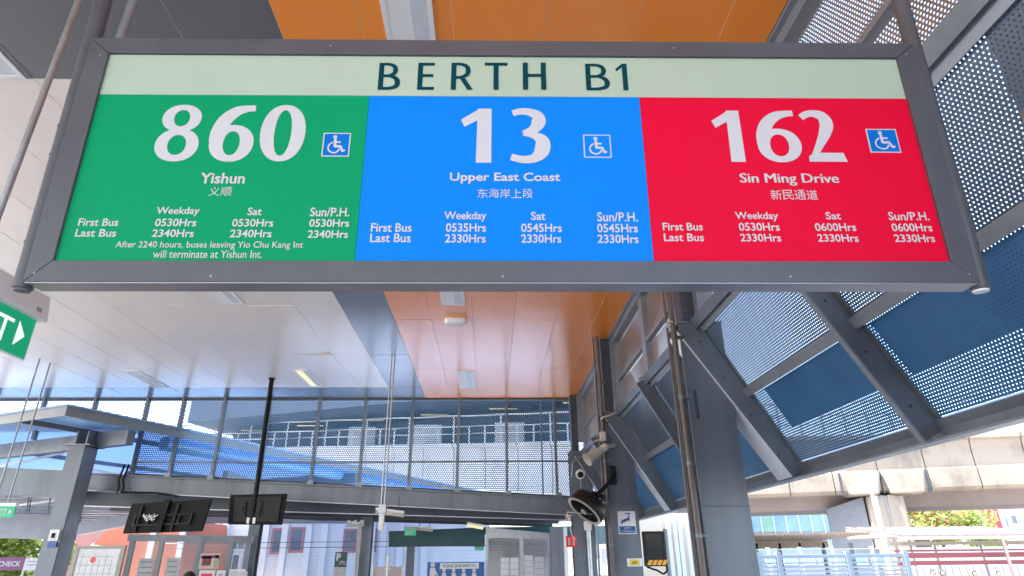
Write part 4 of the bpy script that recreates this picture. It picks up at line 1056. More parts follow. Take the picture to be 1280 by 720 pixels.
for k, (x0, x1, y0) in enumerate(((626, 636, 697), (638, 648, 697), (655.5, 666.5, 694), (669, 680, 696))):
    a, b, c, d = rectY(x0, y0, x1, 724, dY)
    o = MB().box((a, dY + .018, c), (b, dY + .026, d)).build('notice', paper, dr)
    for j in range(3): MB().box((a + .01, dY + .0155, d - .12 - j * .13), (b - .01, dY + .0175, d - .113 - j * .13)).build('print', steel_dk, o)
for y0, y1, m in ((676, 679, wall_br), (680, 681, steel), (683, 684, steel_lt), (687, 688, wall_br)):
    a, b, c, d = rectY(611, y0, 686, y1, 18.5)
    MB().box((a, 18.5, c), (b, 18.55, d)).build('inner_rail', m, dr)
# room behind the door
t = thing('kiosk', (.9, 19, 0), 'pale brown kiosk wall seen through the glazed door', 'building')
a, b, c, d = rectY(608, 672, 700, 740, 19)
MB().box((a, 19, 0), (b, 19.2, d)).build('wall', mat('kiosk_wall', (.42, .36, .34), .7, 0, .1, 1), t)
a, b, c, d = rectY(632, 678, 684, 697, 18.9)
MB().box((a, 18.9, c), (b, 18.98, d)).build('shutter', wall_br, t)
for k in range(6): MB().box((a, 18.88, c + k * (d - c) / 6), (b, 18.898, c + k * (d - c) / 6 + .012)).build('shutter_line', steel_lt, t)
# blue courtesy sign
bY = 13.0
a, b, c, d = rectY(534, 702.7, 605.5, 730, bY)
t = thing('courtesy_sign', ((a + b) / 2, bY, 0), 'blue PLEASE GIVE WAY TO sign with white figures', 'sign')
MB().box((a, bY, c), (b, bY + .04, d)).build('plate', bluesign, t, bevel=.003)
O = Vector((a, bY, c)); W_ = b - a; H_ = d - c
e, f, g_, h_ = rectY(550, 703.8, 598.5, 711, bY)
MB().box((e, bY - .006, g_), (f, bY - .001, h_)).build('title_strip', paper, t)
write('PLEASE GIVE WAY TO', Vector((e, bY - .006, g_)), UX, UZ, (f - e) * .08, (f - e) * .92, (h_ - g_) * .25, (h_ - g_) * .75, c_dark, t, .01, lift=.003)
for px, hh in ((541, 1.3), (555, .95), (567, .95), (579.5, .95), (592.5, .95)):
    q = onY(px, 713 if hh < 1 else 706, bY); s = hh * .1
    pen = Pen(Vector((q.x, bY - .001, q.z)), UX, UZ)
    pen.ring(0, -.0, .34 * s, .34 * s, .002, .002, n=16)
    pen.stroke([(0, -.4 * s, .7 * s), (0, -1.1 * s, .85 * s), (0, -2.2 * s, .7 * s), (0, -3.4 * s, .6 * s)])
    pen.stroke([(.25 * s, -.7 * s, .25 * s), (.65 * s, -1.3 * s, .22 * s), (.9 * s, -1.8 * s, .2 * s)])
    pen.mb.build('figure_symbol', c_white, t)
for x in (a + .1, b - .1): MB().tube((x, bY + .05, 0), (x, bY + .05, c + .1), .025, 8).build('leg', steel, t)
# pale barrier panel and post
a, b, c, d = rectY(465, 708.5, 503, 740, 13.4)
t = thing('barrier', ((a + b) / 2, 13.4, 0), 'pale pinkish barrier panel left of the blue courtesy sign', 'panel')
MB().box((a, 13.4, .1), (b, 13.43, d)).build('panel', mat('barrier_pink', (.50, .42, .41), .5), t, bevel=.004)
for x in (a, b): MB().box((x - .02, 13.38, 0), (x + .02, 13.45, d)).build('leg', galv, t)
p = onY(485.5, 697, 13.2)
t = thing('barrier_post', (p.x, 13.2, 0), 'slim silver post with crosspiece standing at the pale barrier', 'post')
MB().tube((p.x, 13.2, 0), (p.x, 13.2, p.z + .03), .03, 10).build('shaft', galv, t, smooth=True)
MB().bar((p.x - .09, 13.2, p.z - .11), (p.x + .09, 13.2, p.z - .11), .04, .03).bar((p.x - .06, 13.2, p.z - .2), (p.x + .06, 13.2, p.z - .2), .04, .03).build('crosspiece', galv, t)
# bicycle parking sign
pY = 15.2
a, b, c, d = rectY(418.5, 690, 433.5, 709, pY)
t = thing('bicycle_parking_sign', ((a + b) / 2, pY, 0), 'dark square P sign with a bicycle on a grey post', 'sign')
MB().box((a, pY, c), (b, pY + .03, d)).build('plate', dkgreen, t)
O = Vector((a, pY, c)); W_ = b - a; H_ = d - c
write('P', O, UX, UZ, W_ * .12, W_ * .5, H_ * .42, H_ * .92, c_white, t, .05, lift=.003)
pen = Pen(O + Vector((0, -.003, 0)), UX, UZ)
for u in (.5, .82): pen.ring(W_ * u, H_ * .27, W_ * .13, W_ * .13, W_ * .10, W_ * .10, n=16)
pen.stroke([(W_ * .5, H_ * .27, .012), (W_ * .6, H_ * .42, .012), (W_ * .82, H_ * .27, .012)], n=2)
pen.mb.build('bicycle_symbol', c_white, t)
MB().box((a, pY + .002, c - .28), (b, pY + .028, c - .01)).build('lower_plate', paper_g, t)
MB().tube(((a + b) / 2, pY + .05, 0), ((a + b) / 2, pY + .05, d - .05), .03, 10).build('post', galv, t)
# pole with small lamps right of it
p = onY(447, 690, 15.6)
t = thing('service_pole', (p.x, 15.6, 0), 'cream service pole with a bracket of small fittings beside the dark post', 'pole')
zt_ = onY(445, 655, 15.6).z
MB().tube((p.x, 15.6, 0), (p.x, 15.6, zt_), .035, 10).build('shaft', cream_pl, t)
MB().bar((p.x - .32, 15.6, zt_ - .03), (p.x + .10, 15.6, zt_ - .03), .06, .05).build('arm', cream_pl, t)
for dx in (-.25, -.1, .05): MB().box((p.x + dx - .04, 15.55, zt_ + .0), (p.x + dx + .04, 15.65, zt_ + .09)).build('fitting', galv, t, bevel=.006)
# person
def person(name, base, h, label, shirt, facing=math.pi, seated=False, cat='person', group=None):
    t = thing(name, base, label, cat, group); bx, by, bz = base
    k = h / 1.7; cf, sf = math.cos(facing), math.sin(facing)
    def T(x, y, z): return Vector((bx + (x * cf - y * sf) * k, by + (x * sf + y * cf) * k, bz + z * k))
    hip = .93 if not seated else .50
    V, E_, R2 = [], [], []
    def add(p, r, par=None):
        V.append(T(*p)); R2.append(r * k)
        if par is not None: E_.append((par, len(V) - 1))
        return len(V) - 1
    pel = add((0, 0, hip), .15)
    sp1 = add((0, .01, hip + .22), .13, pel); ch = add((0, .01, hip + .42), .155, sp1); nk0 = add((0, 0, hip + .53), .07, ch); nk = add((0, 0, hip + .59), .055, nk0)
    hd0 = add((0, .01, hip + .66), .085, nk); hd = add((0, .015, hip + .74), .09, hd0); add((0, .01, hip + .79), .07, hd)
    for s in (-1, 1):
        sh = add((s * .17, 0, hip + .47), .06, ch)
        el = add((s * .22, .02, hip + .20), .045, sh); wr = add((s * .22, .10, hip - .03), .03, el); pm_ = add((s * .22, .12, hip - .10), .035, wr)
        for q in range(5): 
            f0 = add((s * (.20 + .012 * q), .135, hip - .15), .0085, pm_); add((s * (.20 + .012 * q), .15, hip - .20 + (.03 if q in (0, 4) else 0)), .008, f0)
        th = add((s * .09, 0, hip - .05), .09, pel)
        if seated: kn = add((s * .11, .42, hip - .03), .065, th); an = add((s * .11, .42, .09), .04, kn)
        else: kn = add((s * .10, .01, .50), .06, th); an = add((s * .10, 0, .09), .04, kn)
        add((s * .11, (.42 if seated else 0) + .16, .035), .035, an)
    me = bpy.data.meshes.new('body'); o0 = Vector(base); me.from_pydata([v - o0 for v in V], E_, [])
    o = bpy.data.objects.new('body', me); o.parent = t; col.objects.link(o)
    o.modifiers.new('skin', 'SKIN'); me.skin_vertices or None
    for i, sv in enumerate(me.skin_vertices[0].data): sv.radius = (R2[i], R2[i] * (.75 if i in (pel, sp1, ch) else 1)); sv.use_root = (i == 0)
    ss = o.modifiers.new('sub', 'SUBSURF'); ss.levels = 1; ss.render_levels = 2
    # clothing by height on one body: skin above the neck, shirt, trousers
    me.materials.append(shirt)
    hc = T(0, .02, hip + .755)
    bm = bmesh.new(); bmesh.ops.create_uvsphere(bm, u_segments=20, v_segments=14, radius=1)
    for v in bm.verts:
        x, y, z = v.co; zz = z * .118; fy_ = y * .097; 
        if y > .35 and abs(x) < .25 and -.35 < z < .1: fy_ += .018
        v.co = Vector((x * (.076 - .012 * max(0, -z)), fy_, zz))
        c_ = v.co * k; v.co = Vector((c_.x * cf - c_.y * sf, c_.x * sf + c_.y * cf, c_.z)) + hc - o0
    m2 = bpy.data.meshes.new('head'); bm.to_mesh(m2); bm.free(); m2.materials.append(skin_m)
    for p_ in m2.polygons: p_.use_smooth = True
    ho = bpy.data.objects.new('head', m2); ho.parent = t; col.objects.link(ho)
    bm = bmesh.new(); bmesh.ops.create_uvsphere(bm, u_segments=22, v_segments=16, radius=1)
    bmesh.ops.delete(bm, geom=[v for v in bm.verts if v.co.z < -.25 or (v.co.y > .45 and v.co.z < .42)], context='VERTS')
    for v in bm.verts:
        j = 1 + random.uniform(-.02, .03); c_ = Vector((v.co.x * .085 * j, v.co.y * .104 * j - .004, v.co.z * .125 * j + .004)) * k
        v.co = Vector((c_.x * cf - c_.y * sf, c_.x * sf + c_.y * cf, c_.z)) + hc - o0
    m3 = bpy.data.meshes.new('hair'); bm.to_mesh(m3); bm.free(); m3.materials.append(hair_m)
    for p_ in m3.polygons: p_.use_smooth = True
    hr = bpy.data.objects.new('hair', m3); hr.parent = t; col.objects.link(hr)
    e = MB()
    for s in (-1, 1): e.lathe(T(s * .03, .105, hip + .765), T(0, 1, 0) - T(0, 0, 0), [(0, .001), (.003 * k, .009 * k), (0, .012 * k)], 10)
    e.build('eyes', black, t)
    return t
q = onY(237.5, 711.5, 7.0)
person('person', (q.x, 7.0, 0), 1.7 * q.z / 1.835, 'person with dark hair whose head shows below the televisions at the bottom edge', cloth_a, 0)

# ================================================================== LEFT BACKGROUND
def win(x0, y0, x1, y1, Y, parent, fm, pmx, bars=1, fw=.07):
    a, b, c, d = rectY(x0, y0, x1, y1, Y)
    f = MB(); f.box((a, Y - .06, c), (b, Y - .005, c + fw)); f.box((a, Y - .06, d - fw), (b, Y - .005, d)); f.box((a, Y - .06, c + fw), (a + fw, Y - .005, d - fw)); f.box((b - fw, Y - .06, c + fw), (b, Y - .005, d - fw))
    for k in range(bars): x = a + (b - a) * (k + 1) / (bars + 1); f.box((x - .02, Y - .05, c + fw), (x + .02, Y - .006, d - fw))
    o = f.build('window', fm, parent); MB().box((a + fw, Y - .03, c + fw), (b - fw, Y - .008, d - fw)).build('pane', pmx, o)
def xs_(px, Y): return onY(px, 690, Y).x
bY_ = 36.0
wb = thing('white_building', (xs_(430, bY_), bY_, 0), 'long white panelled building with pink framed windows behind the station', 'building')
XA, XB = xs_(232, bY_), xs_(612, bY_); WZ = 5.2
MB().box((XA, bY_, 0), (XB, bY_ + 8, WZ)).build('wall', wall_w, wb)
for k in range(11): MB().box((XA, bY_ - .015, .30 + k * .17), (XB, bY_ - .003, .31 + k * .17)).build('cladding_line', paper_g, wb)
for px in (266, 279, 330, 354, 384, 404, 464, 478, 500, 530):
    x = xs_(px, bY_); MB().box((x - .16, bY_ - .18, 0), (x + .16, bY_ - .005, WZ - .1)).build('pilaster', wall_w, wb)
win(339, 660, 357, 693, bY_, wb, frame_pk, pane_g, 0, .12); win(362, 659, 380, 691, bY_, wb, frame_pk, pane_g, 0, .12); win(429, 661, 447, 691, bY_, wb, frame_pk, pane_g, 1, .12); win(461, 661, 471, 690, bY_, wb, frame_pk, pane_g, 0, .12)
win(277, 671, 308, 688, bY_, wb, rail_w, pane_g, 2); win(270, 692, 300, 716, bY_, wb, rail_w, pane_g, 2)
for k in range(3): 
    z = 2.15 + k * .22; MB().tube((xs_(200, 30), 30, z), (xs_(620, 30), 30, z), .012, 4).build('overhead_wire', steel_dk, wb) if k < 2 else None
# orange gabled building
oY = 31.0
ob = thing('orange_building', (xs_(175, oY), oY, 0), 'orange walled building with a grey tiled gable roof behind the map board', 'building')
a, b = xs_(112, oY), xs_(231, oY); z1 = 2.3
MB().box((a, oY, 0), (b, oY + 8, z1)).build('wall', wall_or, ob)
ap = onY(152, 657, oY); r_ = onY(172, 690, oY); l_ = onY(96, 697, oY)
MB().hexa([(a, oY + .0, z1), (b, oY, z1), (b, oY + 8, z1), (a, oY + 8, z1), (ap.x - .3, oY, 3.4), (b - .2, oY, 3.4), (b - .2, oY + 8, 3.4), (ap.x - .3, oY + 8, 3.4)]).build('gable_wall', wall_or, ob)
def quadslab(P, n_, name, m, par):
    n_ = Vector(n_); Q = [Vector(p) + n_ for p in P]
    return MB().hexa([Vector(p) for p in P] + Q).build(name, m, par)
px0 = [(98, 697), (133, 697), (158, 656), (146, 656)]
s0, s1, s2, s3 = [onY(x, y, oY - .4) for x, y in ((96, 694), (134, 696), (158, 657), (132, 655))]
s2 = s2 + Vector((0, 1.5, 0)); s3 = s3 + Vector((0, 1.5, 0))
for k in range(6):
    u0, u1_ = k / 6 + .006, (k + 1) / 6 - .012
    for j in range(4):
        v0, v1 = j / 4 + .008, (j + 1) / 4 - .012
        F_ = lambda u, v: s0.lerp(s1, u).lerp(s3.lerp(s2, u), v)
        quadslab([F_(u0, v0), F_(u1_, v0), F_(u1_, v1), F_(u0, v1)], (0, -.05, .05), 'roof_tile', roof_t, ob)
quadslab([s0, s1, s2, s3], (0, .03, -.04), 'roof', rail_w, ob)
for (x0, y0, x1, y1) in ((176, 700, 183, 716), (214, 700, 221, 716)): win(x0, y0, x1, y1, oY, ob, rail_w, pane_g, 0)
for px in (188, 225): x = xs_(px, oY); MB().box((x - .12, oY - .12, 0), (x + .12, oY - .004, 3.2)).build('downpipe', rail_w, ob)
gb = thing('grey_building', (xs_(175, 40), 40, 0), 'pale grey building with brown panels rising behind the orange one', 'building')
a, b = xs_(120, 44), xs_(262, 44); MB().box((a, 44, 0), (b, 50, 5.5)).build('wall', mat('cream_wall', (.66, .62, .56), .7, 0, .08, .5), gb)
for (x0, y0, x1, y1) in ((128, 660, 150, 672), (158, 660, 175, 670), (215, 662, 235, 674)): win(x0, y0, x1, y1, 44, gb, wall_br, pane_g, 1)
# brown and white building at the far left
lb_ = thing('brown_building', (xs_(20, 34), 34, 0), 'brown and white low building behind the tree at the left edge', 'building')
a, b = xs_(-80, 34), xs_(75, 34); MB().box((a, 34, 0), (b, 40, 3.6)).build('wall', wall_br, lb_)
for px in (-30, -8, 14, 32, 52): x = xs_(px, 34); MB().box((x - .35, 33.8, 0), (x + .25, 33.99, 3.5)).build('pilaster', wall_w, lb_)
for (x0, y0, x1, y1) in ((-2, 683, 9, 699), (19, 683, 28, 699), (42, 678, 56, 697)): win(x0, y0, x1, y1, 33.98, lb_, rail_w, pane_b, 1)
# banner
a, b, c, d = rectY(-46, 697, 30, 713, 20)
t = thing('purple_banner', ((a + b) / 2, 20, c), 'purple SECURITY CHECK banner on the fence at the left edge', 'banner')
MB().box((a, 20, c), (b, 20.03, d)).build('cloth', purple, t)
e, f, g_, h_ = rectY(30, 698, 49, 713, 20)
o = MB().box((e, 20, g_), (f, 20.03, h_)).build('white_end', paper, t)
m_ = MB()
for k in range(2): m_.box((e + .06, 19.994, (g_ + h_) / 2 - .03 + k * .09), (f - .08, 19.998, (g_ + h_) / 2 + .0 + k * .09))
m_.build('small_print', paper_g, t)
write('SECURITY CHECK', Vector((a, 20, c)), UX, UZ, (b - a) * .05, (b - a) * .95, (d - c) * .3, (d - c) * .7, c_white, t, .03, lift=.006)
for x in (a + .1, b, f): MB().tube((x, 20.06, 0), (x, 20.06, d + .02), .03, 8).build('post', galv, t)

def tree(base, h, cr, lab, m, n=2600, leafs=.13, zc_=None, trunk_r=.16):
    bx, by = base; t = thing('leafy_tree', (bx, by, 0), lab, 'tree')
    tz = h * .45; tm = MB()
    tm.lathe((bx, by, 0), (0, 0, 1), [(0, trunk_r * 1.4), (.3, trunk_r), (tz, trunk_r * .7), (h * .8, trunk_r * .2)], 10)
    blobs = []
    for k in range(16):
        a = random.uniform(0, 6.28); r_ = random.uniform(.15, .8) * cr; z = random.uniform(.45, .95) * h
        p = Vector((bx + math.cos(a) * r_, by + math.sin(a) * r_, z)); blobs.append((p, random.uniform(.28, .48) * cr))
        tm.tube((bx, by, tz * random.uniform(.8, 1.1)), p, trunk_r * .35, 6, r2=trunk_r * .08)
    tm.build('trunk', bark, t, smooth=True)
    f = MB()
    for i in range(n):
        c_, r_ = random.choice(blobs); v = Vector((random.gauss(0, 1), random.gauss(0, 1), random.gauss(0, 1))).normalized() * r_ * random.uniform(.5, 1.05) ** .6
        p = c_ + v; a = Vector((random.gauss(0, 1), random.gauss(0, 1), random.gauss(0, .6))).normalized(); b_ = a.cross(Vector((random.gauss(0, 1), random.gauss(0, 1), random.gauss(0, 1)))).normalized()
        s = leafs * random.uniform(.6, 1.3); f.face([p - a * s, p + b_ * s * .45, p + a * s, p - b_ * s * .45], m=i % len(m))
    f.build('crown', m, t)
tree((xs_(18, 27), 27), 3.3, 2.3, 'yellow green tree in front of the brown building at the left edge', [leaf, leaf2], 4500, .13)
# ================================================================== VIADUCT
VD = Vector((.935, -.355, 0)).normalized(); VN = Vector((-VD.y, VD.x, 0)) * -1     # VN points toward us
if VN.y > 0: VN = -VN
V0 = Vector((19.2, 47.6, 0))
def vp(s, n_, z): v = V0 + VD * s - VN * n_; return Vector((v.x, v.y, z))   # n_ : depth away from us
via = thing('viaduct', (V0.x, V0.y, 0), 'pale concrete railway viaduct crossing behind the station on a broad pier', 'viaduct')
S0, S1, N = -75, 60, 45
def ztv(s): return max(9.2, 9.35 + (14 - s) * .045) if s < 18 else 9.2
for k in range(N):
    s0 = S0 + (S1 - S0) * k / N; s1 = S0 + (S1 - S0) * (k + 1) / N - .05
    za, zb_ = ztv(s0), ztv(s1)
    prof = [(.0, 5.62), (-.0, 7.0), (.12, 7.1), (.12, None), (-.25, None)]
    # lower curved body
    A = [(1.2, 5.60), (0.25, 5.62), (0, 5.80), (0, 7.05), (.16, 7.12), (.16, -1.0), (.0, -.45), (-.25, -.35), (-.25, 0), (.2, 0), (1.2, 0)]
    def pr(s, z_): return [vp(s, a, (b if b > 0 else z_ + b)) for a, b in A]
    P1, P2 = pr(s0, za), pr(s1, zb_); m_ = MB()
    for i in range(len(A)):
        j = (i + 1) % len(A); m_.face([P1[j], P1[i], P2[i], P2[j]])
    m_.face(P1); m_.face(P2[::-1])
    m_.build('girder_segment', conc if s0 > -9 else conc_w, via, bevel=.03)
MB().hexa([vp(S0, 1.1, 5.7), vp(S1, 1.1, 5.7), vp(S1, 9, 5.7), vp(S0, 9, 5.7), vp(S0, 1.1, 9.0), vp(S1, 1.1, 9.0), vp(S1, 9, 9.0), vp(S0, 9, 9.0)]).build('deck', conc_g, via)
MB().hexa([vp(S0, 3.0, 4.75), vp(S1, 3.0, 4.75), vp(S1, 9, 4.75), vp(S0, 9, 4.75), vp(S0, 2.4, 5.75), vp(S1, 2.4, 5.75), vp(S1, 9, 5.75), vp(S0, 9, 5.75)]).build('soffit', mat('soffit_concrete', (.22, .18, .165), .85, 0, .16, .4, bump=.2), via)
# crosshead and pier
sP = None
pc = onY(1120, 660, 43.5); sP = (pc - Vector((V0.x, V0.y, pc.z))).dot(VD)
for u0, u1_ in ((-2.55, -.02), (.02, 2.75)):
    m_ = MB().hexa([vp(sP + u0 + .35, -.55, 5.45), vp(sP + u1_ - .35, -.55, 5.45), vp(sP + u1_ - .2, 6, 5.45), vp(sP + u0 + .2, 6, 5.45), vp(sP + u0, -.35, 7.0), vp(sP + u1_, -.35, 7.0), vp(sP + u1_, 6, 7.0), vp(sP + u0, 6, 7.0)])
    m_.build('crosshead', conc, via, bevel=.12)
for (uu, w0) in ((-2.62, .07), (2.82, .07), (0, .03)):
    MB().hexa([vp(sP + uu - w0, -.02, 5.5), vp(sP + uu + w0, -.02, 5.5), vp(sP + uu + w0, .1, 5.5), vp(sP + uu - w0, .1, 5.5), vp(sP + uu - w0, -.02, 7.05), vp(sP + uu + w0, -.02, 7.05), vp(sP + uu + w0, .1, 7.05), vp(sP + uu - w0, .1, 7.05)]).build('joint', steel_dk, via)
MB().hexa([vp(sP - 1.25, -.1, 0), vp(sP - .06, -.1, 0), vp(sP - .06, 3, 0), vp(sP - 1.25, 3, 0), vp(sP - 1.15, -.1, 5.45), vp(sP - .06, -.1, 5.45), vp(sP - .06, 3, 5.45), vp(sP - 1.15, 3, 5.45)]).build('pier_shaft', conc, via, bevel=.12)
MB().hexa([vp(sP + .06, -.1, 0), vp(sP + 1.2, -.1, 0), vp(sP + 1.2, 3, 0), vp(sP + .06, 3, 0), vp(sP + .06, -.1, 5.45), vp(sP + 1.1, -.1, 5.45), vp(sP + 1.1, 3, 5.45), vp(sP + .06, 3, 5.45)]).build('pier_shaft', conc, via, bevel=.12)
MB().hexa([vp(sP - .07, .05, 0), vp(sP + .07, .05, 0), vp(sP + .07, 2.9, 0), vp(sP - .07, 2.9, 0), vp(sP - .07, .05, 5.4), vp(sP + .07, .05, 5.4), vp(sP + .07, 2.9, 5.4), vp(sP - .07, 2.9, 5.4)]).build('pier_groove', conc_g, via)
MB().hexa([vp(sP - 3.6, 2.2, .5), vp(sP - 1.3, .6, .5), vp(sP - 1.3, 2.8, .5), vp(sP - 3.6, 2.8, .5), vp(sP - 3.6, 2.2, 4.74), vp(sP - 1.3, .6, 5.4), vp(sP - 1.3, 2.8, 5.4), vp(sP - 3.6, 2.8, 4.74)]).build('pier_shaded_side', mat('pier_shade_grey', (.15, .155, .17), .7), via)  # shaded side of the pier, its shade put into the darker grey
# platform edge: railing and equipment on the deck
for k in range(64):
    s = -60 + k * 1.5; z = ztv(s)
    MB().box(vp(s, -.1, z) - Vector((.07, .05, 0)), vp(s, -.1, z) + Vector((.07, .05, 1.55 if k % 3 else 2.5))).build('rail_post', conc_w, via)
for dz, hh in ((1.5, .10), (.85, .08), (2.45, .14)):
    for s in range(-60, 36, 8): MB().bar(vp(s, -.1, ztv(s) + dz), vp(s + 8, -.1, ztv(s + 8) + dz), .06, hh).build('rail', conc_w, via)
for k, s in enumerate((-34, -27, -19, -12, -5, 1.5)):
    z = ztv(s); MB().box(vp(s, .8, z) - Vector((1.3, .2, 0)), vp(s, .8, z) + Vector((1.3, .2, 1.9))).build('equipment_cabinet', conc_w if k % 2 else conc_g, via, bevel=.05)
st = thing('station_roof', vp(-30, 4, 10), 'dark raised platform roof of the station above the viaduct', 'roof')
sL, sR = -52, -9
MB().hexa([vp(sL, 3.5, 9), vp(sR, 3.5, 9), vp(sR, 4, 9), vp(sL, 4, 9), vp(sL, 3.5, 14.5), vp(sR, 3.5, 14.5), vp(sR, 4, 14.5), vp(sL, 4, 14.5)]).build('back_wall', mat('station_dark', (.05, .075, .12), .6), st)  # dark wall colour stands in for the shade inside the platform
rf = MB().hexa([vp(sL, -3, 14.5), vp(sR, -3, 14.5), vp(sR, 14, 13.8), vp(sL, 14, 13.8), vp(sL, -3, 18.5), vp(sR, -3, 18.5), vp(sR, 14, 18.5), vp(sL, 14, 18.5)]).build('roof_slab', mat('station_dark', (.05, .075, .12)), st)
for k in range(6): MB().box(vp(-48 + k * 7, 2, 14.3) - Vector((1.3, .15, .06)), vp(-48 + k * 7, 2, 14.3) + Vector((1.3, .15, .05))).build('platform_light', lamp_on, st)
# ================================================================== RIGHT BACKGROUND
# glass pavilion far behind
gY_ = 60.0
gp = thing('glass_building', (xs_(1010, gY_), gY_, 0), 'glass fronted building with pale blue and green panes under the viaduct', 'building')
xa, xb = xs_(925, gY_), xs_(1085, gY_)
MB().box((xa, gY_ + .1, 0), (xb, gY_ + 6, 7)).build('wall', mat('pale_blue_wall', (.5, .62, .72), .5), gp)
nW = 10
for k in range(nW):
    for j in range(4):
        x = xa + (xb - xa) * k / nW; z = .6 + j * 1.5
        MB().box((x + .04, gY_, z + .04), (x + (xb - xa) / nW - .04, gY_ + .09, z + 1.46)).build('pane', pane_gr if k < 3 and (k + j) % 2 == 0 else pane_b, gp)
    MB().box((x - .05, gY_ - .08, 0), (x + .05, gY_ - .002, 7)).build('mullion', rail_w, gp)
# low roof in front of it
pvY = 30
t = thing('walkway_roof', (xs_(1010, pvY), pvY, 0), 'long low corrugated walkway roof with brown soffit under the viaduct', 'roof')
xa, xb = xs_(900, pvY), xs_(1092, pvY)
zT = onY(1000, 668, pvY).z
MB().hexa([(xa, pvY, zT - .06), (xb, pvY, zT - .0), (xb, pvY + 8, zT - .34), (xa, pvY + 8, zT - .38), (xa, pvY, zT), (xb, pvY, zT + .06), (xb, pvY + 8, zT - .28), (xa, pvY + 8, zT - .32)]).build('soffit', brownsoff, t)
for k in range(46):
    x = xa + (xb - xa) * k / 46
    MB().box((x, pvY - .08, zT - .05), (x + .12, pvY + .1, zT + .07)).build('roof_rib', brownsoff, t)
MB().bar((xa, pvY + 4, zT - .42), (xb, pvY + 4, zT - .36), .2, .3).build('beam', brownsoff, t)
for px in (946, 975, 1000, 1030, 1065):
    x = xs_(px, pvY + 4); MB().box((x - .06, pvY + 3.9, 0), (x + .06, pvY + 4.1, zT - .3)).build('post', steel_dk, t)
t = thing('far_wall', (xs_(1000, 40), 40, 0), 'pale wall with windows below the walkway roof', 'wall')
a, b = xs_(925, 40), xs_(1100, 40); MB().box((a, 40, 0), (b, 40.2, 1.95)).build('wall', rail_b, t)
for px in range(935, 1090, 22): win(px, 694, px + 17, 706, 39.98, t, rail_w, pane_b, 0, .05)
# fences
def fence(x0, x1, ytop, Y, posts, label, m, n=7, th=.035, hz=.06):
    zt = onY((x0 + x1) / 2, ytop, Y).z
    t = thing('railing_fence', (xs_((x0 + x1) / 2, Y), Y, 0), label, 'fence')
    a, b = xs_(x0, Y), xs_(x1, Y)
    MB().box((a, Y - .03, zt - hz * 1.3), (b, Y + .03, zt)).build('top_rail', m, t, bevel=.005)
    MB().box((a, Y - .03, .12), (b, Y + .03, .18)).build('bottom_rail', m, t)
    for k in range(n):
        z = zt - .2 - k * (zt - .35) / n; MB().box((a, Y - .012, z), (b, Y + .012, z + th)).build('slat', m, t)
    for px in posts: x = xs_(px, Y); MB().box((x - .055, Y - .06, 0), (x + .055, Y + .06, zt + .07)).build('post', m, t, bevel=.005)
fence(944, 1131, 693, 16, (947, 971.5, 1058, 1130), 'pale slatted fence with thick top rail in front of the pier', rail_b, 14)
fence(935, 1120, 686, 24, (960, 1000, 1040, 1090), 'thin grey wire fence behind the pale slatted fence', galv, 10, .014, .02)
# camera mast
Y = 17.5; p = onY(1089, 612, Y)
t = thing('camera_mast', (p.x, Y, 0), 'white twin tube mast with a small camera head in front of the pier', 'mast')
MB().tube((p.x, Y, 0), (p.x, Y, p.z), .045, 10).build('mast_tube', rail_w, t, smooth=True)
MB().tube((p.x + .16, Y + .1, 0), (p.x + .16, Y + .1, p.z - .15), .03, 10).build('mast_tube', cream, t, smooth=True)
for k in range(9): MB().bar((p.x, Y, .5 + k * .34), (p.x + .16, Y + .1, .56 + k * .34), .02, .02).build('rung', galv, t)
MB().bar((p.x - .09, Y, p.z + .03), (p.x + .16, Y, p.z - .02), .08, .07).build('camera_head', white_pl, t)
# maroon walkway canopy
mY_ = 34
t = thing('maroon_canopy', (xs_(1210, mY_), mY_, 0), 'pink roofed bus shelter with maroon beams and cream posts at the lower right', 'canopy')
a, b = xs_(1128, mY_), xs_(1330, mY_)
z0 = onY(1200, 673, mY_).z; z1 = onY(1200, 664, mY_).z
MB().hexa([(a, mY_, z0 + .12), (b, mY_, z0 + .12), (b, mY_ + 5, z0 + .12), (a, mY_ + 5, z0 + .12), (a, mY_, z0 + .2), (b, mY_, z0 + .2), (b, mY_ + 5, z1 + .4), (a, mY_ + 5, z1 + .4)]).build('roof', pinkroof, t)
for k in range(12): x = a + (b - a) * k / 12; MB().hexa([(x, mY_ - .05, z0 + .17), (x + .07, mY_ - .05, z0 + .17), (x + .07, mY_ + 5, z1 + .37), (x, mY_ + 5, z1 + .37), (x, mY_ - .05, z0 + .26), (x + .07, mY_ - .05, z0 + .26), (x + .07, mY_ + 5, z1 + .46), (x, mY_ + 5, z1 + .46)]).build('roof_rib', pinkroof, t)
MB().box((a, mY_ - .04, z0 - .04), (b, mY_ + .08, z0 + .115)).build('gutter', cream, t)
MB().box((a, mY_ + 1.2, z0 - .30), (b, mY_ + 1.35, z0 - .12)).build('beam', cream, t)
for yt, yb in ((686.5, 689), (690.5, 697), (700.5, 706)):
    c, d = onY(1205, yb, mY_ + .6).z, onY(1205, yt, mY_ + .6).z
    MB().box((a, mY_ + .55, c), (b, mY_ + .68, d)).build('maroon_beam', maroon, t)
for px, yy in ((1228, 1.6), (1258, 0), (1170, 3.6), (1140, 3.6), (1300, 0)):
    x = xs_(px, mY_ + yy); MB().tube((x, mY_ + yy, 0), (x, mY_ + yy, z0 + .11), .09 if yy == 0 else .06, 12).build('post', cream if yy else pinkroof, t, smooth=True)
for px in range(1140, 1290, 9):
    x = xs_(px, mY_ + .5); MB().box((x - .03, mY_ + .50, 0), (x + .03, mY_ + .54, onY(1205, 707, mY_ + .6).z)).build('baluster', steel_lt, t)
t = thing('shelter_wall', (xs_(1210, 41), 41, 0), 'white wall behind the maroon shelter', 'wall')
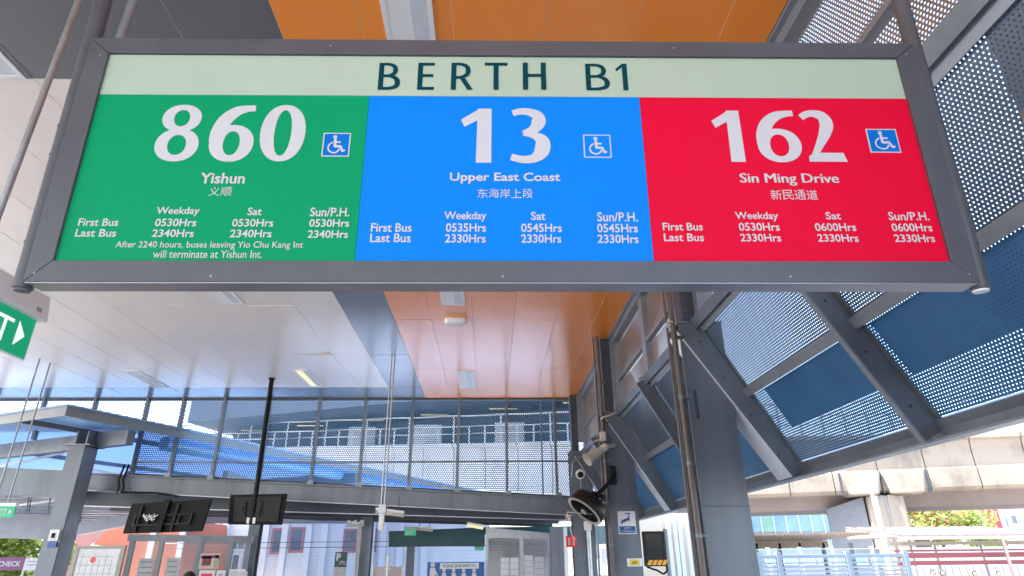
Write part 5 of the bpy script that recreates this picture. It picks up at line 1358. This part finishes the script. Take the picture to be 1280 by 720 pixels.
a, b = xs_(1128, 41), xs_(1330, 41); MB().box((a, 41, 0), (b, 41.2, 2.0)).build('wall', wall_w, t)
bn = thing('bench', (xs_(1205, 20), 20.1, 0), 'long steel bench where the people at the lower right sit', 'bench')
a, b = xs_(1150, 20), xs_(1275, 20)
MB().box((a, 19.95, .38), (b, 20.35, .42)).build('seat', galv, bn, bevel=.01)
for x in (a + .2, (a + b) / 2, b - .2): MB().box((x - .04, 20.0, 0), (x + .04, 20.3, .38)).build('leg', galv, bn)
for px, py, lb, s_ in ((1169, 711.5, 'leftmost of the four seated people, dark hair and white top', cloth_b), (1181, 712, 'second seated person from the left, dark hair and dark top', cloth_a), (1221.5, 713, 'third seated person from the left, dark hair leaning near the cream post', cloth_c), (1252, 713.5, 'rightmost seated person in a green top', cloth_d)):
    q = onY(px, py, 20); h = 1.7 * q.z / 1.385
    person('person', (q.x, 20.15, 0), h, lb, s_, math.pi * .93, True)
# right far buildings and tree
rY = 72
rb_ = thing('pink_building', (xs_(1255, rY), rY, 0), 'pink, white and red apartment block at the right edge beyond the shelter', 'building')
for x0, x1, m in ((1204, 1231, wall_w), (1231.5, 1252, wall_red), (1252.5, 1262, wall_w), (1262.5, 1330, wall_pk)):
    a, b = onY(x0, 655, rY).x, onY(x1, 655, rY).x; MB().box((a, rY, 0), (b, rY + 8, 9)).build('wall', m, rb_)
win(1263, 643, 1272, 656, rY, rb_, rail_w, pane_g, 0, .1); win(1256, 646, 1261, 660, rY, rb_, rail_w, pane_g, 0, .1)
for k in range(8):
    a, b, c, d = rectY(1209 + k * 2.6, 643, 1210.2 + k * 2.6, 655, rY); MB().box((a, rY - .15, c), (b, rY - .01, d)).build('louvre', steel_lt, rb_)
a, b, c, d = rectY(1206, 655.5, 1230, 657, rY); MB().box((a, rY - 1, c), (b, rY - .01, d)).build('balcony_ledge', rail_w, rb_)
rl = thing('red_roofed_hut', (xs_(1150, 50), 50, 0), 'low hut with a dull red roof below the tree', 'building')
a, b, c, d = rectY(1120, 656, 1162, 664, 50)
MB().box((a + .2, 50, 0), (b - .2, 53, c)).build('wall', wall_br, rl)
MB().hexa([(a, 49.7, c), (b, 49.7, c), (b, 53.3, c), (a, 53.3, c), (a + .6, 50.5, d), (b - 1.4, 50.5, d), (b - 1.4, 52.5, d), (a + .6, 52.5, d)]).build('roof', maroon, rl)
tree((onY(1172, 655, 56).x, 56), 6.6, 3.6, 'pale green and rust leafed tree under the viaduct, right of the pier', [leaf2, leaf4, leaf3, leaf4], 5200, .20, trunk_r=.2)
tree((onY(1215, 655, 58).x, 58), 5.0, 2.4, 'smaller pale green tree beside the white apartment wall', [leaf2, leaf4], 2800, .18)
# behind between the columns: cream wall and white canopy
t = thing('cream_wall', (xs_(835, 21), 21, 0), 'cream wall with white posts behind the display board', 'wall')
a, b = xs_(800, 21), xs_(880, 21)
MB().box((a, 21, 0), (b, 21.2, 2.9)).build('wall', mat('cream_wall2', (.62, .56, .45), .7, 0, .06, 1), t)
for px in (838, 846, 852, 862): x = xs_(px, 20.8); MB().box((x - .06, 20.7, 0), (x + .06, 20.82, 2.8)).build('post', rail_w, t)
t = thing('white_canopy', (xs_(835, 15), 15, 2.4), 'white underside of a small canopy below the awning screen', 'canopy')
a, b = xs_(800, 15), xs_(872, 15)
MB().hexa([(a, 14.6, 2.62), (b, 14.6, 2.86), (b + 1.2, 20.5, 2.9), (a + .8, 20.5, 2.7), (a, 14.6, 2.68), (b, 14.6, 2.92), (b + 1.2, 20.5, 2.96), (a + .8, 20.5, 2.76)]).build('sheet', rail_w, t)
for k in range(5): MB().bar((a + .1, 15 + k * 1.2, 2.58), (b + .5, 15 + k * 1.2, 2.80), .08, .08).build('beam', steel_lt, t)
for px in (742, 748):
    x = xs_(px, 16.5)
t = thing('glass_partition', (xs_(758, 16), 16, 0), 'glazed partition with notices between the far columns', 'partition')
a, b = xs_(748, 16), xs_(772, 16)
MB().box((a, 16.02, 0), (b, 16.03, 2.4)).build('glass', clear, t)
for x in (a, (a + b) / 2, b): MB().box((x - .025, 16, 0), (x + .025, 16.05, 2.4)).build('mullion', steel, t)
for z in (.9, 1.45): MB().box((a + .05, 15.98, z), ((a + b) / 2 - .05, 15.995, z + .35)).build('notice', paper, t)
t = thing('teal_hoarding', (xs_(760, 18.5), 18.5, 1.9), 'dark teal board between the far columns above the glazed partition', 'fascia')
a, b, c, d = rectY(745, 665, 775, 680, 18.5); MB().box((a, 18.5, c), (b, 18.6, d)).build('board', teal, t)
